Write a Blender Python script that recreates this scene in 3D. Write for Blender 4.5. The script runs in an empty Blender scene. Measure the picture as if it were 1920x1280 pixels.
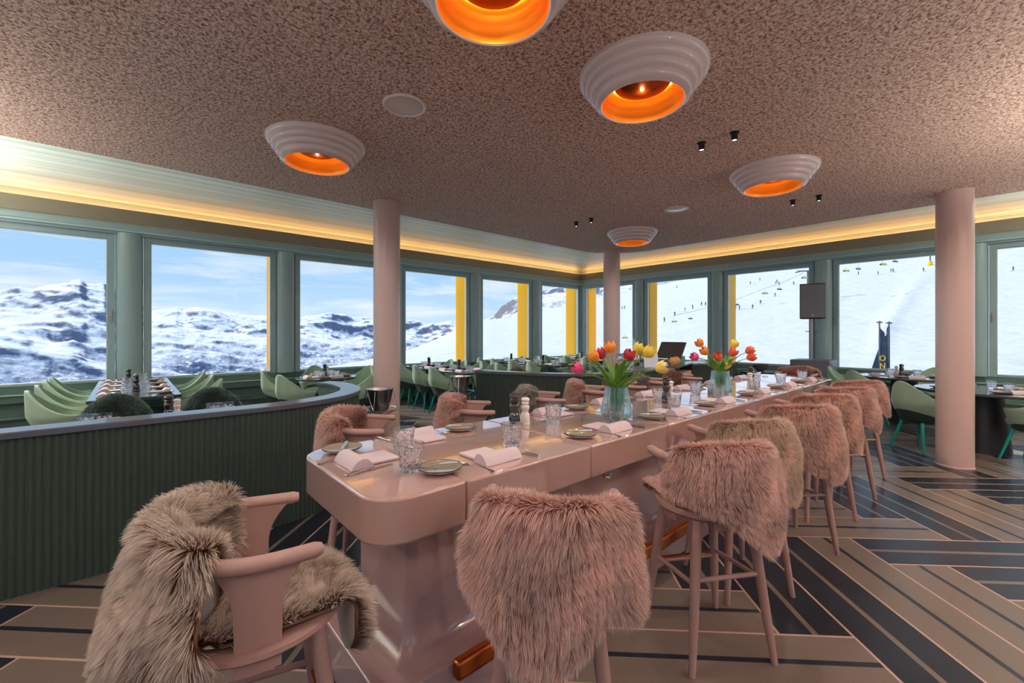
import bpy, math, random
import numpy as np
from mathutils import Vector, Matrix
pi = math.pi
R = math.radians
random.seed(7)
sc = bpy.context.scene
COL = sc.collection

# ------------------------------------------------------------------ camera
CAMZ = 1.45
YAW = R(48.32)
FPX = 807.5
FW = (math.cos(YAW), math.sin(YAW)); RT = (math.sin(YAW), -math.cos(YAW))
cd = bpy.data.cameras.new('camera'); cam = bpy.data.objects.new('camera', cd); COL.objects.link(cam)
cam.location = (0, 0, CAMZ); cam.rotation_euler = (pi/2, 0, YAW - pi/2)
cd.sensor_width = 36; cd.lens = 36*FPX/1920; cd.shift_y = -15/1920; cd.clip_start = .02; cd.clip_end = 60000
sc.camera = cam

def at(px, py, z):                      # a pixel of the photograph at a known height -> world x, y
    d = FPX*(CAMZ-z)/(py-625.); r = (px-960)/FPX*d
    return (d*FW[0]+r*RT[0], d*FW[1]+r*RT[1])

# ------------------------------------------------------------------ materials
def srgb(r, g, b):
    f = lambda c: (c/255/12.92) if c/255 <= .04045 else ((c/255+.055)/1.055)**2.4
    return (f(r), f(g), f(b), 1)
MATS = {}
def nt(name):
    m = bpy.data.materials.new(name); m.use_nodes = True; MATS[name] = m
    t = m.node_tree; b = t.nodes['Principled BSDF']; return m, t, b
def mat(name, col, rough=.5, metal=0., spec=.5, noise=0, nscale=20, bump=0, bscale=60, sheen=0, coat=0, emit=None, estr=0, stretch=None, trans=0, ior=1.45, alpha=None):
    m, t, b = nt(name)
    b.inputs['Base Color'].default_value = col; b.inputs['Roughness'].default_value = rough
    b.inputs['Metallic'].default_value = metal; b.inputs['Specular IOR Level'].default_value = spec
    b.inputs['Sheen Weight'].default_value = sheen; b.inputs['Coat Weight'].default_value = coat
    b.inputs['Transmission Weight'].default_value = trans; b.inputs['IOR'].default_value = ior
    if coat: b.inputs['Coat Roughness'].default_value = .015; b.inputs['Coat IOR'].default_value = 1.5+.35*coat
    if emit: b.inputs['Emission Color'].default_value = emit; b.inputs['Emission Strength'].default_value = estr
    tc = t.nodes.new('ShaderNodeTexCoord'); mp = t.nodes.new('ShaderNodeMapping')
    t.links.new(tc.outputs['Object'], mp.inputs[0])
    if stretch: mp.inputs['Scale'].default_value = stretch
    if noise:
        n = t.nodes.new('ShaderNodeTexNoise'); n.inputs['Scale'].default_value = nscale; n.inputs['Detail'].default_value = 5
        t.links.new(mp.outputs[0], n.inputs[0])
        mx = t.nodes.new('ShaderNodeMix'); mx.data_type = 'RGBA'
        mx.inputs[6].default_value = tuple(c*(1-noise) for c in col[:3])+(1,); mx.inputs[7].default_value = tuple(min(1, c*(1+noise)) for c in col[:3])+(1,)
        t.links.new(n.outputs[0], mx.inputs[0]); t.links.new(mx.outputs[2], b.inputs['Base Color'])
    if bump:
        n = t.nodes.new('ShaderNodeTexNoise'); n.inputs['Scale'].default_value = bscale; n.inputs['Detail'].default_value = 4
        t.links.new(mp.outputs[0], n.inputs[0])
        bp = t.nodes.new('ShaderNodeBump'); bp.inputs['Strength'].default_value = bump; bp.inputs['Distance'].default_value = .01
        t.links.new(n.outputs[0], bp.inputs['Height']); t.links.new(bp.outputs[0], b.inputs['Normal'])
    return m

M = {}
M['pink_lacquer'] = mat('pink_lacquer', srgb(176,144,142), .09, coat=.6, noise=.03, nscale=4)
M['pink_top'] = mat('pink_top', srgb(180,146,138), .05, coat=1, bump=.02, bscale=50, noise=.04, nscale=3)
M['oak'] = mat('pink_stained_oak', srgb(164,130,122), .45, noise=.16, nscale=14, stretch=(1,1,.12), bump=.06, bscale=120)
M['copper'] = mat('copper', srgb(205,110,55), .28, 1, noise=.1, nscale=9)
M['column'] = mat('column_pink', srgb(204,176,166), .3, coat=.15, noise=.02, nscale=3)
M['teal'] = mat('frame_green', srgb(150,172,174), .32, coat=.2)
M['teal_wall'] = mat('sill_green', srgb(88,114,106), .35, coat=.15)
M['fascia'] = mat('fascia_bronze', srgb(140,130,112), .38, .3, noise=.08, nscale=4)
M['cove'] = None
M['fin'] = mat('fin_yellow', srgb(255,205,0), .35)
M['flute'] = mat('fluted_green_velvet', srgb(44,60,50), .55, sheen=.3, noise=.08, nscale=10)
M['ledge'] = mat('ledge_slate', srgb(84,88,96), .3, coat=.3, bump=.05, bscale=90)
M['chair'] = mat('sage_velvet', srgb(148,174,148), .75, sheen=.4, noise=.07, nscale=12)
M['chair_low'] = mat('dark_green_leather', srgb(44,62,56), .5, noise=.08, nscale=10)
M['leg'] = mat('teal_leg', srgb(0,150,138), .35, coat=.2)
M['ttop'] = mat('dark_table_top', srgb(58,62,64), .14, coat=.4)
M['tbase'] = mat('black_base', srgb(20,24,28), .4)
M['steel'] = mat('steel', srgb(200,200,200), .16, 1)
M['dsteel'] = mat('dull_steel', srgb(170,160,155), .35, 1)
M['knife_handle'] = mat('pale_blue_handle', srgb(175,190,205), .3, .3)
M['plate'] = mat('taupe_glaze', srgb(150,135,118), .12, coat=.5, noise=.06, nscale=30)
M['plate_w'] = mat('plate_outside', srgb(215,205,196), .15, coat=.4)
M['rim'] = mat('dark_rim', srgb(40,38,36), .3)
M['napkin'] = mat('napkin_linen', srgb(200,182,186), .85, bump=.08, bscale=300)
M['mill_black'] = mat('black_lacquer', srgb(14,12,12), .1, coat=.8)
M['mill_white'] = mat('white_lacquer', srgb(232,224,216), .18, coat=.4)
M['mill_wood'] = mat('pale_wood', srgb(215,170,145), .4, noise=.1)
M['soil'] = mat('bark', srgb(70,60,50), .8)
M['stem'] = mat('tulip_stem', srgb(110,150,60), .45)
M['leafg'] = mat('tulip_leaf', srgb(92,140,48), .45, noise=.25, nscale=14)
M['white'] = mat('white_paint', srgb(225,216,208), .4)
M['lampbody'] = mat('lamp_housing', srgb(222,204,196), .28, coat=.25)
M['gold'] = mat('orange_gold_reflector', srgb(255,138,30), .34, .7)
M['dome'] = mat('copper_dome', srgb(170,70,18), .25, .9)
M['black'] = mat('black_plastic', srgb(22,22,24), .5)
M['grille'] = mat('speaker_grille', srgb(112,112,122), .45, .3)
M['wood_box'] = mat('crate_wood', srgb(215,185,140), .6, noise=.15, stretch=(1,1,8))
M['screen'] = mat('dark_screen', srgb(70,64,60), .2)
M['paper'] = mat('paper', srgb(215,215,225), .7)
M['bottle'] = mat('olive_bottle', srgb(60,66,20), .08, coat=.5)
M['label'] = mat('bottle_label', srgb(225,190,60), .5)
M['wallback'] = mat('back_wall_plaster', srgb(206,178,166), .6)
M['skin_leather'] = mat('hide_leather', srgb(215,205,196), .7)
M['flag'] = mat('flag_cloth', srgb(52,68,84), .7)
M['flagyellow'] = mat('flag_yellow', srgb(235,190,70), .7)
M['ski_dark'] = mat('ski_wear', srgb(40,44,56), .6)
M['lift_grey'] = mat('lift_steel', srgb(90,96,104), .5, .3)
M['lift_yellow'] = mat('lift_bubble', srgb(214,196,90), .4)
M['cushion'] = mat('grey_green_cushion', srgb(96,112,104), .6, sheen=.2)
M['fruit'] = mat('fruit', srgb(205,150,80), .5, noise=.3)
M['basket'] = mat('patterned_box', srgb(120,160,150), .6, noise=.5, nscale=30)
for i, c in enumerate([(238,205,70), (240,140,30), (190,40,50), (225,70,130), (230,90,60), (246,214,110)]):
    M['petal%d' % i] = mat('petal_%s' % ['yellow','orange','red','pink','coral','cream'][i], srgb(*c), .45, sheen=.2)
    M['petal%d' % i].node_tree.nodes['Principled BSDF'].inputs['Subsurface Weight'].default_value = .15
# clear cut glass and tinted vase glass
def sheet(name, tint, ior, dif=0):
    m, t, b = nt(name); t.nodes.remove(b)
    tr = t.nodes.new('ShaderNodeBsdfTransparent'); tr.inputs[0].default_value = tint
    gl = t.nodes.new('ShaderNodeBsdfGlossy'); gl.inputs['Roughness'].default_value = .02
    lw = t.nodes.new('ShaderNodeLayerWeight'); lw.inputs[0].default_value = ior
    mr_ = t.nodes.new('ShaderNodeMapRange'); mr_.inputs[3].default_value = .04; mr_.inputs[4].default_value = .75; t.links.new(lw.outputs['Facing'], mr_.inputs[0])
    mx = t.nodes.new('ShaderNodeMixShader'); t.links.new(mr_.outputs[0], mx.inputs[0]); t.links.new(tr.outputs[0], mx.inputs[1]); t.links.new(gl.outputs[0], mx.inputs[2]); last = mx
    if dif:
        d = t.nodes.new('ShaderNodeBsdfTranslucent'); d.inputs[0].default_value = tint; m2 = t.nodes.new('ShaderNodeMixShader'); m2.inputs[0].default_value = dif
        t.links.new(mx.outputs[0], m2.inputs[1]); t.links.new(d.outputs[0], m2.inputs[2]); last = m2
    t.links.new(last.outputs[0], t.nodes['Material Output'].inputs[0]); return m
M['glass'] = mat('cut_glass', (1,1,1,1), .0, trans=1, ior=1.5)
M['vase'] = sheet('aqua_glass', (.86,.96,.96,1), .3, .05)
# window pane: clear sheet with real fresnel reflection
m, t, b = nt('window_pane'); t.nodes.remove(b)
tr = t.nodes.new('ShaderNodeBsdfTransparent'); tr.inputs[0].default_value = (.98,.99,.99,1)
gl = t.nodes.new('ShaderNodeBsdfGlossy'); gl.inputs['Roughness'].default_value = 0
fr = t.nodes.new('ShaderNodeFresnel'); fr.inputs[0].default_value = 1.35
ge = t.nodes.new('ShaderNodeNewGeometry'); fm = t.nodes.new('ShaderNodeMath'); fm.operation = 'SUBTRACT'; fm.use_clamp = True   # reflect on the room-side and outer faces only
t.links.new(fr.outputs[0], fm.inputs[0]); t.links.new(ge.outputs['Backfacing'], fm.inputs[1])
mx = t.nodes.new('ShaderNodeMixShader'); t.links.new(fm.outputs[0], mx.inputs[0]); t.links.new(tr.outputs[0], mx.inputs[1]); t.links.new(gl.outputs[0], mx.inputs[2])
t.links.new(mx.outputs[0], t.nodes['Material Output'].inputs[0]); M['pane'] = m
# sprayed pink ceiling
m, t, b = nt('sprayed_pink_ceiling')
tc = t.nodes.new('ShaderNodeTexCoord')
n1 = t.nodes.new('ShaderNodeTexNoise'); n1.inputs['Scale'].default_value = 58; n1.inputs['Detail'].default_value = 6; n1.inputs['Roughness'].default_value = .62; n1.inputs['Distortion'].default_value = .8
t.links.new(tc.outputs['Object'], n1.inputs[0])
cr = t.nodes.new('ShaderNodeValToRGB'); cr.color_ramp.elements[0].position = .38; cr.color_ramp.elements[0].color = srgb(150,98,80)  # dark end paints in the shade of the gaps between grains
cr.color_ramp.elements[1].position = .56; cr.color_ramp.elements[1].color = srgb(255,226,204)
t.links.new(n1.outputs[0], cr.inputs[0]); t.links.new(cr.outputs[0], b.inputs['Base Color'])
bp = t.nodes.new('ShaderNodeBump'); bp.inputs['Strength'].default_value = 1; bp.inputs['Distance'].default_value = .02
t.links.new(n1.outputs[0], bp.inputs['Height']); t.links.new(bp.outputs[0], b.inputs['Normal']); b.inputs['Roughness'].default_value = .9
M['ceil'] = m
# ribbed pale green cove
m, t, b = nt('ribbed_cove_panel')
at_ = t.nodes.new('ShaderNodeAttribute'); at_.attribute_name = 'rib'
w = t.nodes.new('ShaderNodeTexNoise'); w.noise_dimensions = '1D'; w.inputs['Scale'].default_value = 26; w.inputs['Detail'].default_value = 3
t.links.new(at_.outputs['Fac'], w.inputs['W'])
cr = t.nodes.new('ShaderNodeValToRGB'); cr.color_ramp.elements[0].position = .3; cr.color_ramp.elements[0].color = srgb(180,200,184)
cr.color_ramp.elements[1].position = .7; cr.color_ramp.elements[1].color = srgb(232,242,232)
t.links.new(w.outputs[0], cr.inputs[0]); t.links.new(cr.outputs[0], b.inputs['Base Color']); b.inputs['Roughness'].default_value = .4
M['cove'] = m
# floor planks
def flo(name, c, r=.32):
    return mat(name, c, r, noise=.1, nscale=60, bump=.03, bscale=300)
M['fl_taupe'] = flo('floor_taupe', srgb(108,97,88), .3); M['fl_dark'] = flo('floor_dark', srgb(30,36,46), .3); M['fl_pink'] = flo('floor_pink_line', srgb(182,150,136))
# fur
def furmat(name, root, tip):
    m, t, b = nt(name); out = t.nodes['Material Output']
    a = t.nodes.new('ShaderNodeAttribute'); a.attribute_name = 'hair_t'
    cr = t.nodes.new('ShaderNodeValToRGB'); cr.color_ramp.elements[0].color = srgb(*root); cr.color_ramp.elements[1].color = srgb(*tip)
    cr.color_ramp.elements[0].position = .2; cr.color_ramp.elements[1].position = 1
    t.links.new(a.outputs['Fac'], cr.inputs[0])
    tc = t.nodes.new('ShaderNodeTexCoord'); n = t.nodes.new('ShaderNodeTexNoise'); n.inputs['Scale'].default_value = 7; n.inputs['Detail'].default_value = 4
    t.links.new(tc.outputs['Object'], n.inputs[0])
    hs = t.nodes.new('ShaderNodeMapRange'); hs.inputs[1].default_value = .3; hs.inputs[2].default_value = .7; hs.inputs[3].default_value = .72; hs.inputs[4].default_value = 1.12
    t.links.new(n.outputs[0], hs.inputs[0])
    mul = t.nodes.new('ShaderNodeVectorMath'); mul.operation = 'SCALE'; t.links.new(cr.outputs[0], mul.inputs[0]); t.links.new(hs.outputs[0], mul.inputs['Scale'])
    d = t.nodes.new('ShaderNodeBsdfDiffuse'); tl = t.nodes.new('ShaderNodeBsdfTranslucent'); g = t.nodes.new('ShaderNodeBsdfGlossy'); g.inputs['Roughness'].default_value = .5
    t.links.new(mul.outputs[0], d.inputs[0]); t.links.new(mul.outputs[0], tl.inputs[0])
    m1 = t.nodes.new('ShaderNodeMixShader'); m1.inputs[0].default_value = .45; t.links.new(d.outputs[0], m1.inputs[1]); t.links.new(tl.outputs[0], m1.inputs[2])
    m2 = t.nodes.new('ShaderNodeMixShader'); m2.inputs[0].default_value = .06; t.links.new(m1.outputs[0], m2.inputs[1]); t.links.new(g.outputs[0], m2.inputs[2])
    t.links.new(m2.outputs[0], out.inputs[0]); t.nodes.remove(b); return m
FUR = dict(  # near-white tips of the two pinks paint in the backlit rim
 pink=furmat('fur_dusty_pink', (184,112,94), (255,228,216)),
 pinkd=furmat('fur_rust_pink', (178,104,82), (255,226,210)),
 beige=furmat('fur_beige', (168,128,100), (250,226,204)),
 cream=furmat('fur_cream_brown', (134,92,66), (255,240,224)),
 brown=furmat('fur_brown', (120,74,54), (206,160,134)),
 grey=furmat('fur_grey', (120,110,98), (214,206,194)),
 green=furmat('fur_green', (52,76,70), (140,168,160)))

# ------------------------------------------------------------------ mesh helpers
class MB:
    def __init__(s): s.v = []; s.f = []; s.m = []
    def add(s, vs, fs, mi=0):
        o = len(s.v); s.v += [tuple(v) for v in vs]; s.f += [tuple(i+o for i in f) for f in fs]; s.m += [mi]*len(fs); return s
    def box(s, x0, x1, y0, y1, z0, z1, mi=0):
        return s.add([(x0,y0,z0),(x1,y0,z0),(x1,y1,z0),(x0,y1,z0),(x0,y0,z1),(x1,y0,z1),(x1,y1,z1),(x0,y1,z1)],
              [(3,2,1,0),(4,5,6,7),(0,1,5,4),(1,2,6,5),(2,3,7,6),(3,0,4,7)], mi)
    def lathe(s, prof, c=(0,0,0), n=24, mi=0, cap=True, rad=None):
        vs = []; k = len(prof)
        for i in range(n):
            a = 2*pi*i/n
            for j, (r, z) in enumerate(prof):
                rr = r*(rad(i, j) if rad else 1)
                vs.append((c[0]+rr*math.cos(a), c[1]+rr*math.sin(a), c[2]+z))
        fs = [(i*k+j, ((i+1)%n)*k+j, ((i+1)%n)*k+j+1, i*k+j+1) for i in range(n) for j in range(k-1)]
        if cap:
            if prof[0][0] > 1e-5: fs.append(tuple(i*k for i in reversed(range(n))))
            if prof[-1][0] > 1e-5: fs.append(tuple(i*k+k-1 for i in range(n)))
        return s.add(vs, fs, mi)
    def tube(s, pts, rad, n=8, mi=0, flat=1., up=(0,0,1)):
        pts = [Vector(p) for p in pts]; vs = []; N = len(pts)
        rr = rad if hasattr(rad, '__len__') else [rad]*N
        for i, p in enumerate(pts):
            t = (pts[min(i+1, N-1)]-pts[max(i-1, 0)]).normalized()
            u = Vector(up); 
            if abs(t.dot(u)) > .95: u = Vector((1,0,0))
            a = t.cross(u).normalized(); b = a.cross(t)
            for j in range(n):
                th = 2*pi*j/n; q = p + a*math.cos(th)*rr[i] + b*math.sin(th)*rr[i]*flat; vs.append(tuple(q))
        fs = [(i*n+j, (i+1)*n+j, (i+1)*n+(j+1)%n, i*n+(j+1)%n) for i in range(N-1) for j in range(n)]
        fs += [tuple(range(n)), tuple((N-1)*n+j for j in reversed(range(n)))]
        return s.add(vs, fs, mi)
    def prism(s, poly, z0, z1, mi=0):
        n = len(poly)
        return s.add([(x,y,z0) for x,y in poly]+[(x,y,z1) for x,y in poly],
            [tuple(reversed(range(n))), tuple(range(n, 2*n))]+[(i,(i+1)%n,n+(i+1)%n,n+i) for i in range(n)], mi)
    def grid(s, P, mi=0, flip=False):
        nu = len(P); nv = len(P[0])
        fs = [(i*nv+j, (i+1)*nv+j, (i+1)*nv+j+1, i*nv+j+1) for i in range(nu-1) for j in range(nv-1)]
        if flip: fs = [tuple(reversed(f)) for f in fs]
        return s.add([p for r in P for p in r], fs, mi)
    def build(s, name, mats, parent=None, smooth=True, bevel=0, seg=2, auto=40):
        me = bpy.data.meshes.new(name); me.from_pydata(s.v, [], s.f)
        for m_ in (mats if isinstance(mats, (list, tuple)) else [mats]): me.materials.append(m_)
        me.polygons.foreach_set('material_index', s.m)
        me.validate(); me.update()
        o = bpy.data.objects.new(name, me); COL.objects.link(o)
        if parent: o.parent = parent
        if smooth:
            me.polygons.foreach_set('use_smooth', [True]*len(me.polygons))
            try: me.set_sharp_from_angle(angle=R(auto))
            except Exception: pass
        if bevel:
            b = o.modifiers.new('bevel', 'BEVEL'); b.width = bevel; b.segments = seg; b.limit_method = 'ANGLE'; b.angle_limit = R(35)
        return o
def tag(o, label=None, cat=None, group=None, kind=None):
    if label: o['label'] = label
    if cat: o['category'] = cat
    if group: o['group'] = group
    if kind: o['kind'] = kind
    return o
def empty(name, loc=(0,0,0), rz=0, label=None, cat=None, group=None):
    o = bpy.data.objects.new(name, None); COL.objects.link(o); o.empty_display_size = .1
    o.location = loc; o.rotation_euler = (0,0,rz); return tag(o, label, cat, group)
def kids(o): return [c for c in bpy.data.objects if c.parent == o]
KID = {}
def copy(o, loc=None, rz=None, label=None, cat=None, group=None, sc_=None, name=None):
    if o.name not in KID: KID[o.name] = [(c, kids(c)) for c in kids(o)]
    r = o.copy(); COL.objects.link(r)
    if loc: r.location = loc
    if rz is not None: r.rotation_euler = (0,0,rz)
    if sc_: r.scale = (sc_,)*3
    tag(r, label, cat, group)
    for c, gs in KID[o.name]:
        d = c.copy(); COL.objects.link(d); d.parent = r
        for g in gs:
            e = g.copy(); COL.objects.link(e); e.parent = d
    return r
class Proto:          # the first placement moves the prototype itself, later ones copy it
    def __init__(s, o): s.o = o; s.used = False
    def put(s, loc, rz=0, label=None, cat=None, group=None, sc_=None):
        if not s.used:
            s.used = True; KID[s.o.name] = [(c, kids(c)) for c in kids(s.o)]
            s.o.location = loc; s.o.rotation_euler = (0,0,rz)
            if sc_: s.o.scale = (sc_,)*3
            return tag(s.o, label, cat, group)
        return copy(s.o, loc, rz, label, cat, group, sc_ or 1.)
def struct(o, label=None): 
    o['kind'] = 'structure'
    if label: o['label'] = label
    return o

# ------------------------------------------------------------------ numpy noise
class Noise:
    def __init__(s, seed):
        r = np.random.RandomState(seed); s.g = r.rand(256, 256)*2-1
    def n2(s, x, y):
        xi = np.floor(x).astype(int); yi = np.floor(y).astype(int); fx = x-xi; fy = y-yi
        fx = fx*fx*(3-2*fx); fy = fy*fy*(3-2*fy); g = s.g
        a = g[xi % 256, yi % 256]; b = g[(xi+1) % 256, yi % 256]; c = g[xi % 256, (yi+1) % 256]; d = g[(xi+1) % 256, (yi+1) % 256]
        return (a*(1-fx)+b*fx)*(1-fy)+(c*(1-fx)+d*fx)*fy
    def fbm(s, x, y, o=5, ridged=False, gain=.5):
        t = 0; a = 1; f = 1; tot = 0
        for k in range(o):
            n = s.n2(x*f+17.3*k, y*f-9.1*k)
            if ridged: n = 1-2*np.abs(n)
            t = t+a*n; tot += a; a *= gain; f *= 2.03
        return t/tot

# ------------------------------------------------------------------ room dimensions
XW, YW = 10.95, 8.96          # right wall and left wall (window planes)
X0, Y0 = -4.6, -5.2           # walls behind the camera
CZ = 3.0
SILL, HEAD = .75, 2.88

# ---- floor: 45 degree herringbone planks with centre lines
fb = MB(); W = .348
def uv2(u, v):
    p = (u+.35)*W; q = (v+.17)*W
    return ((p+q)/math.sqrt(2), (q-p)/math.sqrt(2), 0)
def quad(u0, u1, v0, v1, mi): 
    fb.add([uv2(u0,v0), uv2(u0,v1), uv2(u1,v1), uv2(u1,v0)], [(0,1,2,3)], mi)
def plank(i, j, typ, dark):
    L = 4; e = .018; c = .042; main, line = (1,0) if dark else (0,1)
    ws = [(0,e,2),(e,.5-c,main),(.5-c,.5+c,line),(.5+c,1-e,main),(1-e,1,2)]
    for a, b_, mi in ws:
        if typ == 'V': quad(i+a, i+b_, j+e, j+L-e, mi)
        else: quad(i+e, i+L-e, j+a, j+b_, mi)
    if typ == 'V': quad(i, i+1, j, j+e, 2); quad(i, i+1, j+L-e, j+L, 2)
    else: quad(i, i+e, j, j+1, 2); quad(i+L-e, i+L, j, j+1, 2)
for i in range(-30, 42):
    for j in range(-32, 48):
        s = (i+j) % 8; x, y, _ = uv2(i+.5, j+.5)
        if not (X0-2.5 < x < XW+2.5 and Y0-2.5 < y < YW+2.5): continue
        if s == 1 and i-j <= -1: plank(i, j, 'V', True)
        if s == 5 and i-j <= -5: plank(i, j, 'H', False)
        if s == 2 and i-j > -1: plank(i, j, 'V', False)
        if s == 6 and i-j >= -2: plank(i, j, 'H', True)
fo = fb.build('floor', [M['fl_taupe'], M['fl_dark'], M['fl_pink']], smooth=False)
# trim planks to the room outline, add the slab below
import bmesh
bm = bmesh.new(); bm.from_mesh(fo.data)
for co, no in (((X0,0,0),(-1,0,0)), ((XW+.02,0,0),(1,0,0)), ((0,Y0,0),(0,-1,0)), ((0,YW+.02,0),(0,1,0))):
    bmesh.ops.bisect_plane(bm, geom=bm.verts[:]+bm.edges[:]+bm.faces[:], plane_co=co, plane_no=no, clear_outer=True)
bm.to_mesh(fo.data); bm.free()
struct(fo, 'herringbone floor of taupe and near black planks with thin pink lines')
slab = MB().box(X0-.3, XW+.35, Y0-.3, YW+.35, -.4, -.012).build('floor_slab', M['wallback'], fo, smooth=False)

# ---- pink ceiling panel with a rounded inner corner
PX1, PY1 = 7.27, 5.18
poly = [(X0,Y0), (PX1,Y0)]
rc = .9
for k in range(13):
    a = k/12*pi/2; poly.append((PX1-rc+rc*math.cos(a), PY1-rc+rc*math.sin(a)))
poly += [(X0, PY1)]
ce = MB().prism(poly, CZ, CZ+.35).build('ceiling', M['ceil'], smooth=False)
struct(ce, 'rough sprayed dusty pink ceiling panel')
MB().box(X0-.3, XW+.6, Y0-.3, YW+.6, 3.86, 4.0).build('roof_slab', M['white'], ce, smooth=False)

# ---- cove: quarter-curved ribbed panels along both window walls
def cove_prof(n=28):
    out = []
    for k in range(n+1):
        t = k/n
        # t=0 behind the pink panel edge, t=1 at the fascia
        z = 3.62 - .02*t - .14*max(0, (t-.38)/.62)**2.2
        out.append((t, z))
    return out
def cove(name, wall, label):
    mb = MB(); P = []; rib = []
    s0 = (PY1 if wall == 'y' else PX1)-.9; s1 = (YW if wall == 'y' else XW)-.02
    for t, z in cove_prof():
        s = s0+(s1-s0)*t; zz = z if t > .25 else z-.05*(1-t/.25)
        row = []
        for k in range(2):
            if wall == 'y':
                far = XW-(YW-s); row.append(((X0 if k == 0 else far), s, zz))
            else:
                far = YW-(XW-s); row.append((s, (Y0 if k == 0 else far), zz))
        P.append(row); rib.append(t)
    mb.grid(P, 0, flip=(wall == 'x'))
    o = mb.build(name, M['cove'])
    at2 = o.data.attributes.new('rib', 'FLOAT', 'POINT')
    at2.data.foreach_set('value', [r for r in rib for _ in range(2)])
    struct(o, label); return o
cove('trim_1', 'y', 'pale green ribbed cove above the left window wall')
cove('trim_2', 'x', 'pale green ribbed cove above the right window wall')
# curved seam rib in the corner
pts = []
for t, z in cove_prof():
    s = (PY1-.9)+(YW-.02-PY1+.9)*t
    pts.append((XW-(YW-s), s, z-.006-(0 if t > .25 else .05*(1-t/.25))))
struct(MB().tube(pts, .014, 6).build('trim_3', M['fin']), 'thin curved seam where the two green coves meet')
M_seam = M['teal']
bpy.data.objects['trim_3'].data.materials[0] = mat('seam_metal', srgb(225,205,160), .3, .5)

# fascia and head beams
def runs(name, mt, y0, y1, z0, z1, label, bevel=0):
    # an L shaped band along both window walls between inward offsets y0..y1 from the glass plane
    a, b_ = y0, y1
    poly = [(X0, YW-a), (XW-a, YW-a), (XW-a, Y0), (XW-b_, Y0), (XW-b_, YW-b_), (X0, YW-b_)]
    o = MB().prism(poly[::-1], z0, z1).build(name, mt, smooth=False, bevel=bevel)
    return struct(o, label)
runs('trim_4', M['fascia'], .13, .16, 3.13, 3.335, 'bronze tinted fascia band under the green cove')
runs('trim_5', M['teal'], -.12, .12, 3.02, 3.128, 'green head beam above the windows')
runs('trim_6', mat('head_ledge', srgb(176,200,196), .3), .02, .15, 3.0, 3.018, 'narrow light ledge below the head beam')
runs('trim_7', M['teal'], -.1, .1, 2.965, 2.998, 'green frame rail above the window frames')
# warm light strip lying hidden behind the fascia lip, washing the cove
ml = mat('led_strip', (1,1,1,1), .5, emit=(1,.42,.13,1), estr=14)
led = MB().box(X0, XW-.25, YW-.05, YW-.03, 3.31, 3.32).box(XW-.05, XW-.03, Y0, YW-.25, 3.31, 3.32).build('trim_8', ml, smooth=False)
struct(led, 'warm light strip on top of the fascia')

# ---- outer walls below the glass: stepped green panelling
def low_wall(name, axis, lab):
    mb = MB()
    lay = [(-.15,.10,.0,.28,0), (-.15,.16,.28,.31,0), (-.15,.05,.31,.50,0), (-.15,.13,.50,.60,0), (-.15,.15,.60,.615,1), (-.15,.04,.615,.72,0)]
    for o0, o1, z0, z1, mi in lay:
        if axis == 'y': mb.box(X0, XW-o1 if o1 > 0 else XW, YW-o1, YW-o0, z0, z1, mi)
        else: mb.box(XW-o1, XW-o0, Y0, YW+.15, z0, z1, mi)
    return struct(mb.build(name, [M['teal_wall'], mat('sill_edge_'+axis, srgb(170,196,182), .3)], smooth=False, bevel=.004), lab)
low_wall('wall_left', 'y', 'green panelled sill wall below the left windows')
low_wall('wall_right', 'x', 'green panelled sill wall below the right windows')

# ---- windows
WN = [0]
def window(axis, a0, a1, label, handle=True):
    WN[0] += 1; n = 'window_%d' % WN[0]
    fr = MB(); e = .085; z0, z1 = .72, 2.965
    def bx(mb, p0, p1, d0, d1, zz0, zz1, mi=0):
        if axis == 'y': mb.box(p0, p1, YW-d1, YW-d0, zz0, zz1, mi)
        elif axis == 'x': mb.box(XW-d1, XW-d0, p0, p1, zz0, zz1, mi)
        else: mb.box(p0, p1, Y0-.1+d0, Y0-.1+d1, zz0, zz1, mi)
    f0, f1 = a0-e, a1+e
    bx(fr, f0, a0, -.05, .05, z0, z1); bx(fr, a1, f1, -.05, .05, z0, z1)
    bx(fr, a0, a1, -.05, .05, z0, SILL); bx(fr, a0, a1, -.05, .05, HEAD, z1)
    # thin bright glazing bead
    b2 = .012
    for q in ((a0, a0+b2, SILL, HEAD), (a1-b2, a1, SILL, HEAD), (a0+b2, a1-b2, SILL, SILL+b2), (a0+b2, a1-b2, HEAD-b2, HEAD)):
        bx(fr, q[0], q[1], -.03, .03, q[2], q[3], 1)
    o = fr.build(n, [M['teal'], M_bead], smooth=False, bevel=.004); struct(o, label)
    g = MB(); bx(g, a0+.004, a1-.004, -.004, .004, SILL+.004, HEAD-.004); g.build('glass_pane', M['pane'], o, smooth=False)
    if handle:
        h = MB(); bx(h, f1-.055, f1-.03, .05, .065, 1.62, 1.8); bx(h, f1-.052, f1-.033, .065, .09, 1.7, 1.72)
        h.build('window_handle', M['dsteel'], o, bevel=.003)
    return o
M_bead = mat('glazing_bead', srgb(214,220,216), .4)
LW = [(-4.25,-2.5), (-2.02,-.24), (.262,1.965), (2.465,4.21), (4.70,6.405), (6.92,8.61), (9.13,10.80)]
names = ['leftmost mostly outside the frame behind the big peak view', 'at the left edge of the photo showing the big snowy peak', 'second from the left showing the long snowy range', 'third from the left, partly behind the pink column', 'with the first broad yellow fin, right of the pink column', 'with a yellow fin over the rocky hill', 'narrow, left of the room corner']
for (a, b_), nm in zip(LW, names): window('y', a, b_, 'green framed window '+nm)
RW = [(7.0,8.72), (4.83,6.53), (2.66,4.35), (.45,2.155), (-1.75,-.01), (-3.95,-2.2)]
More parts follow.
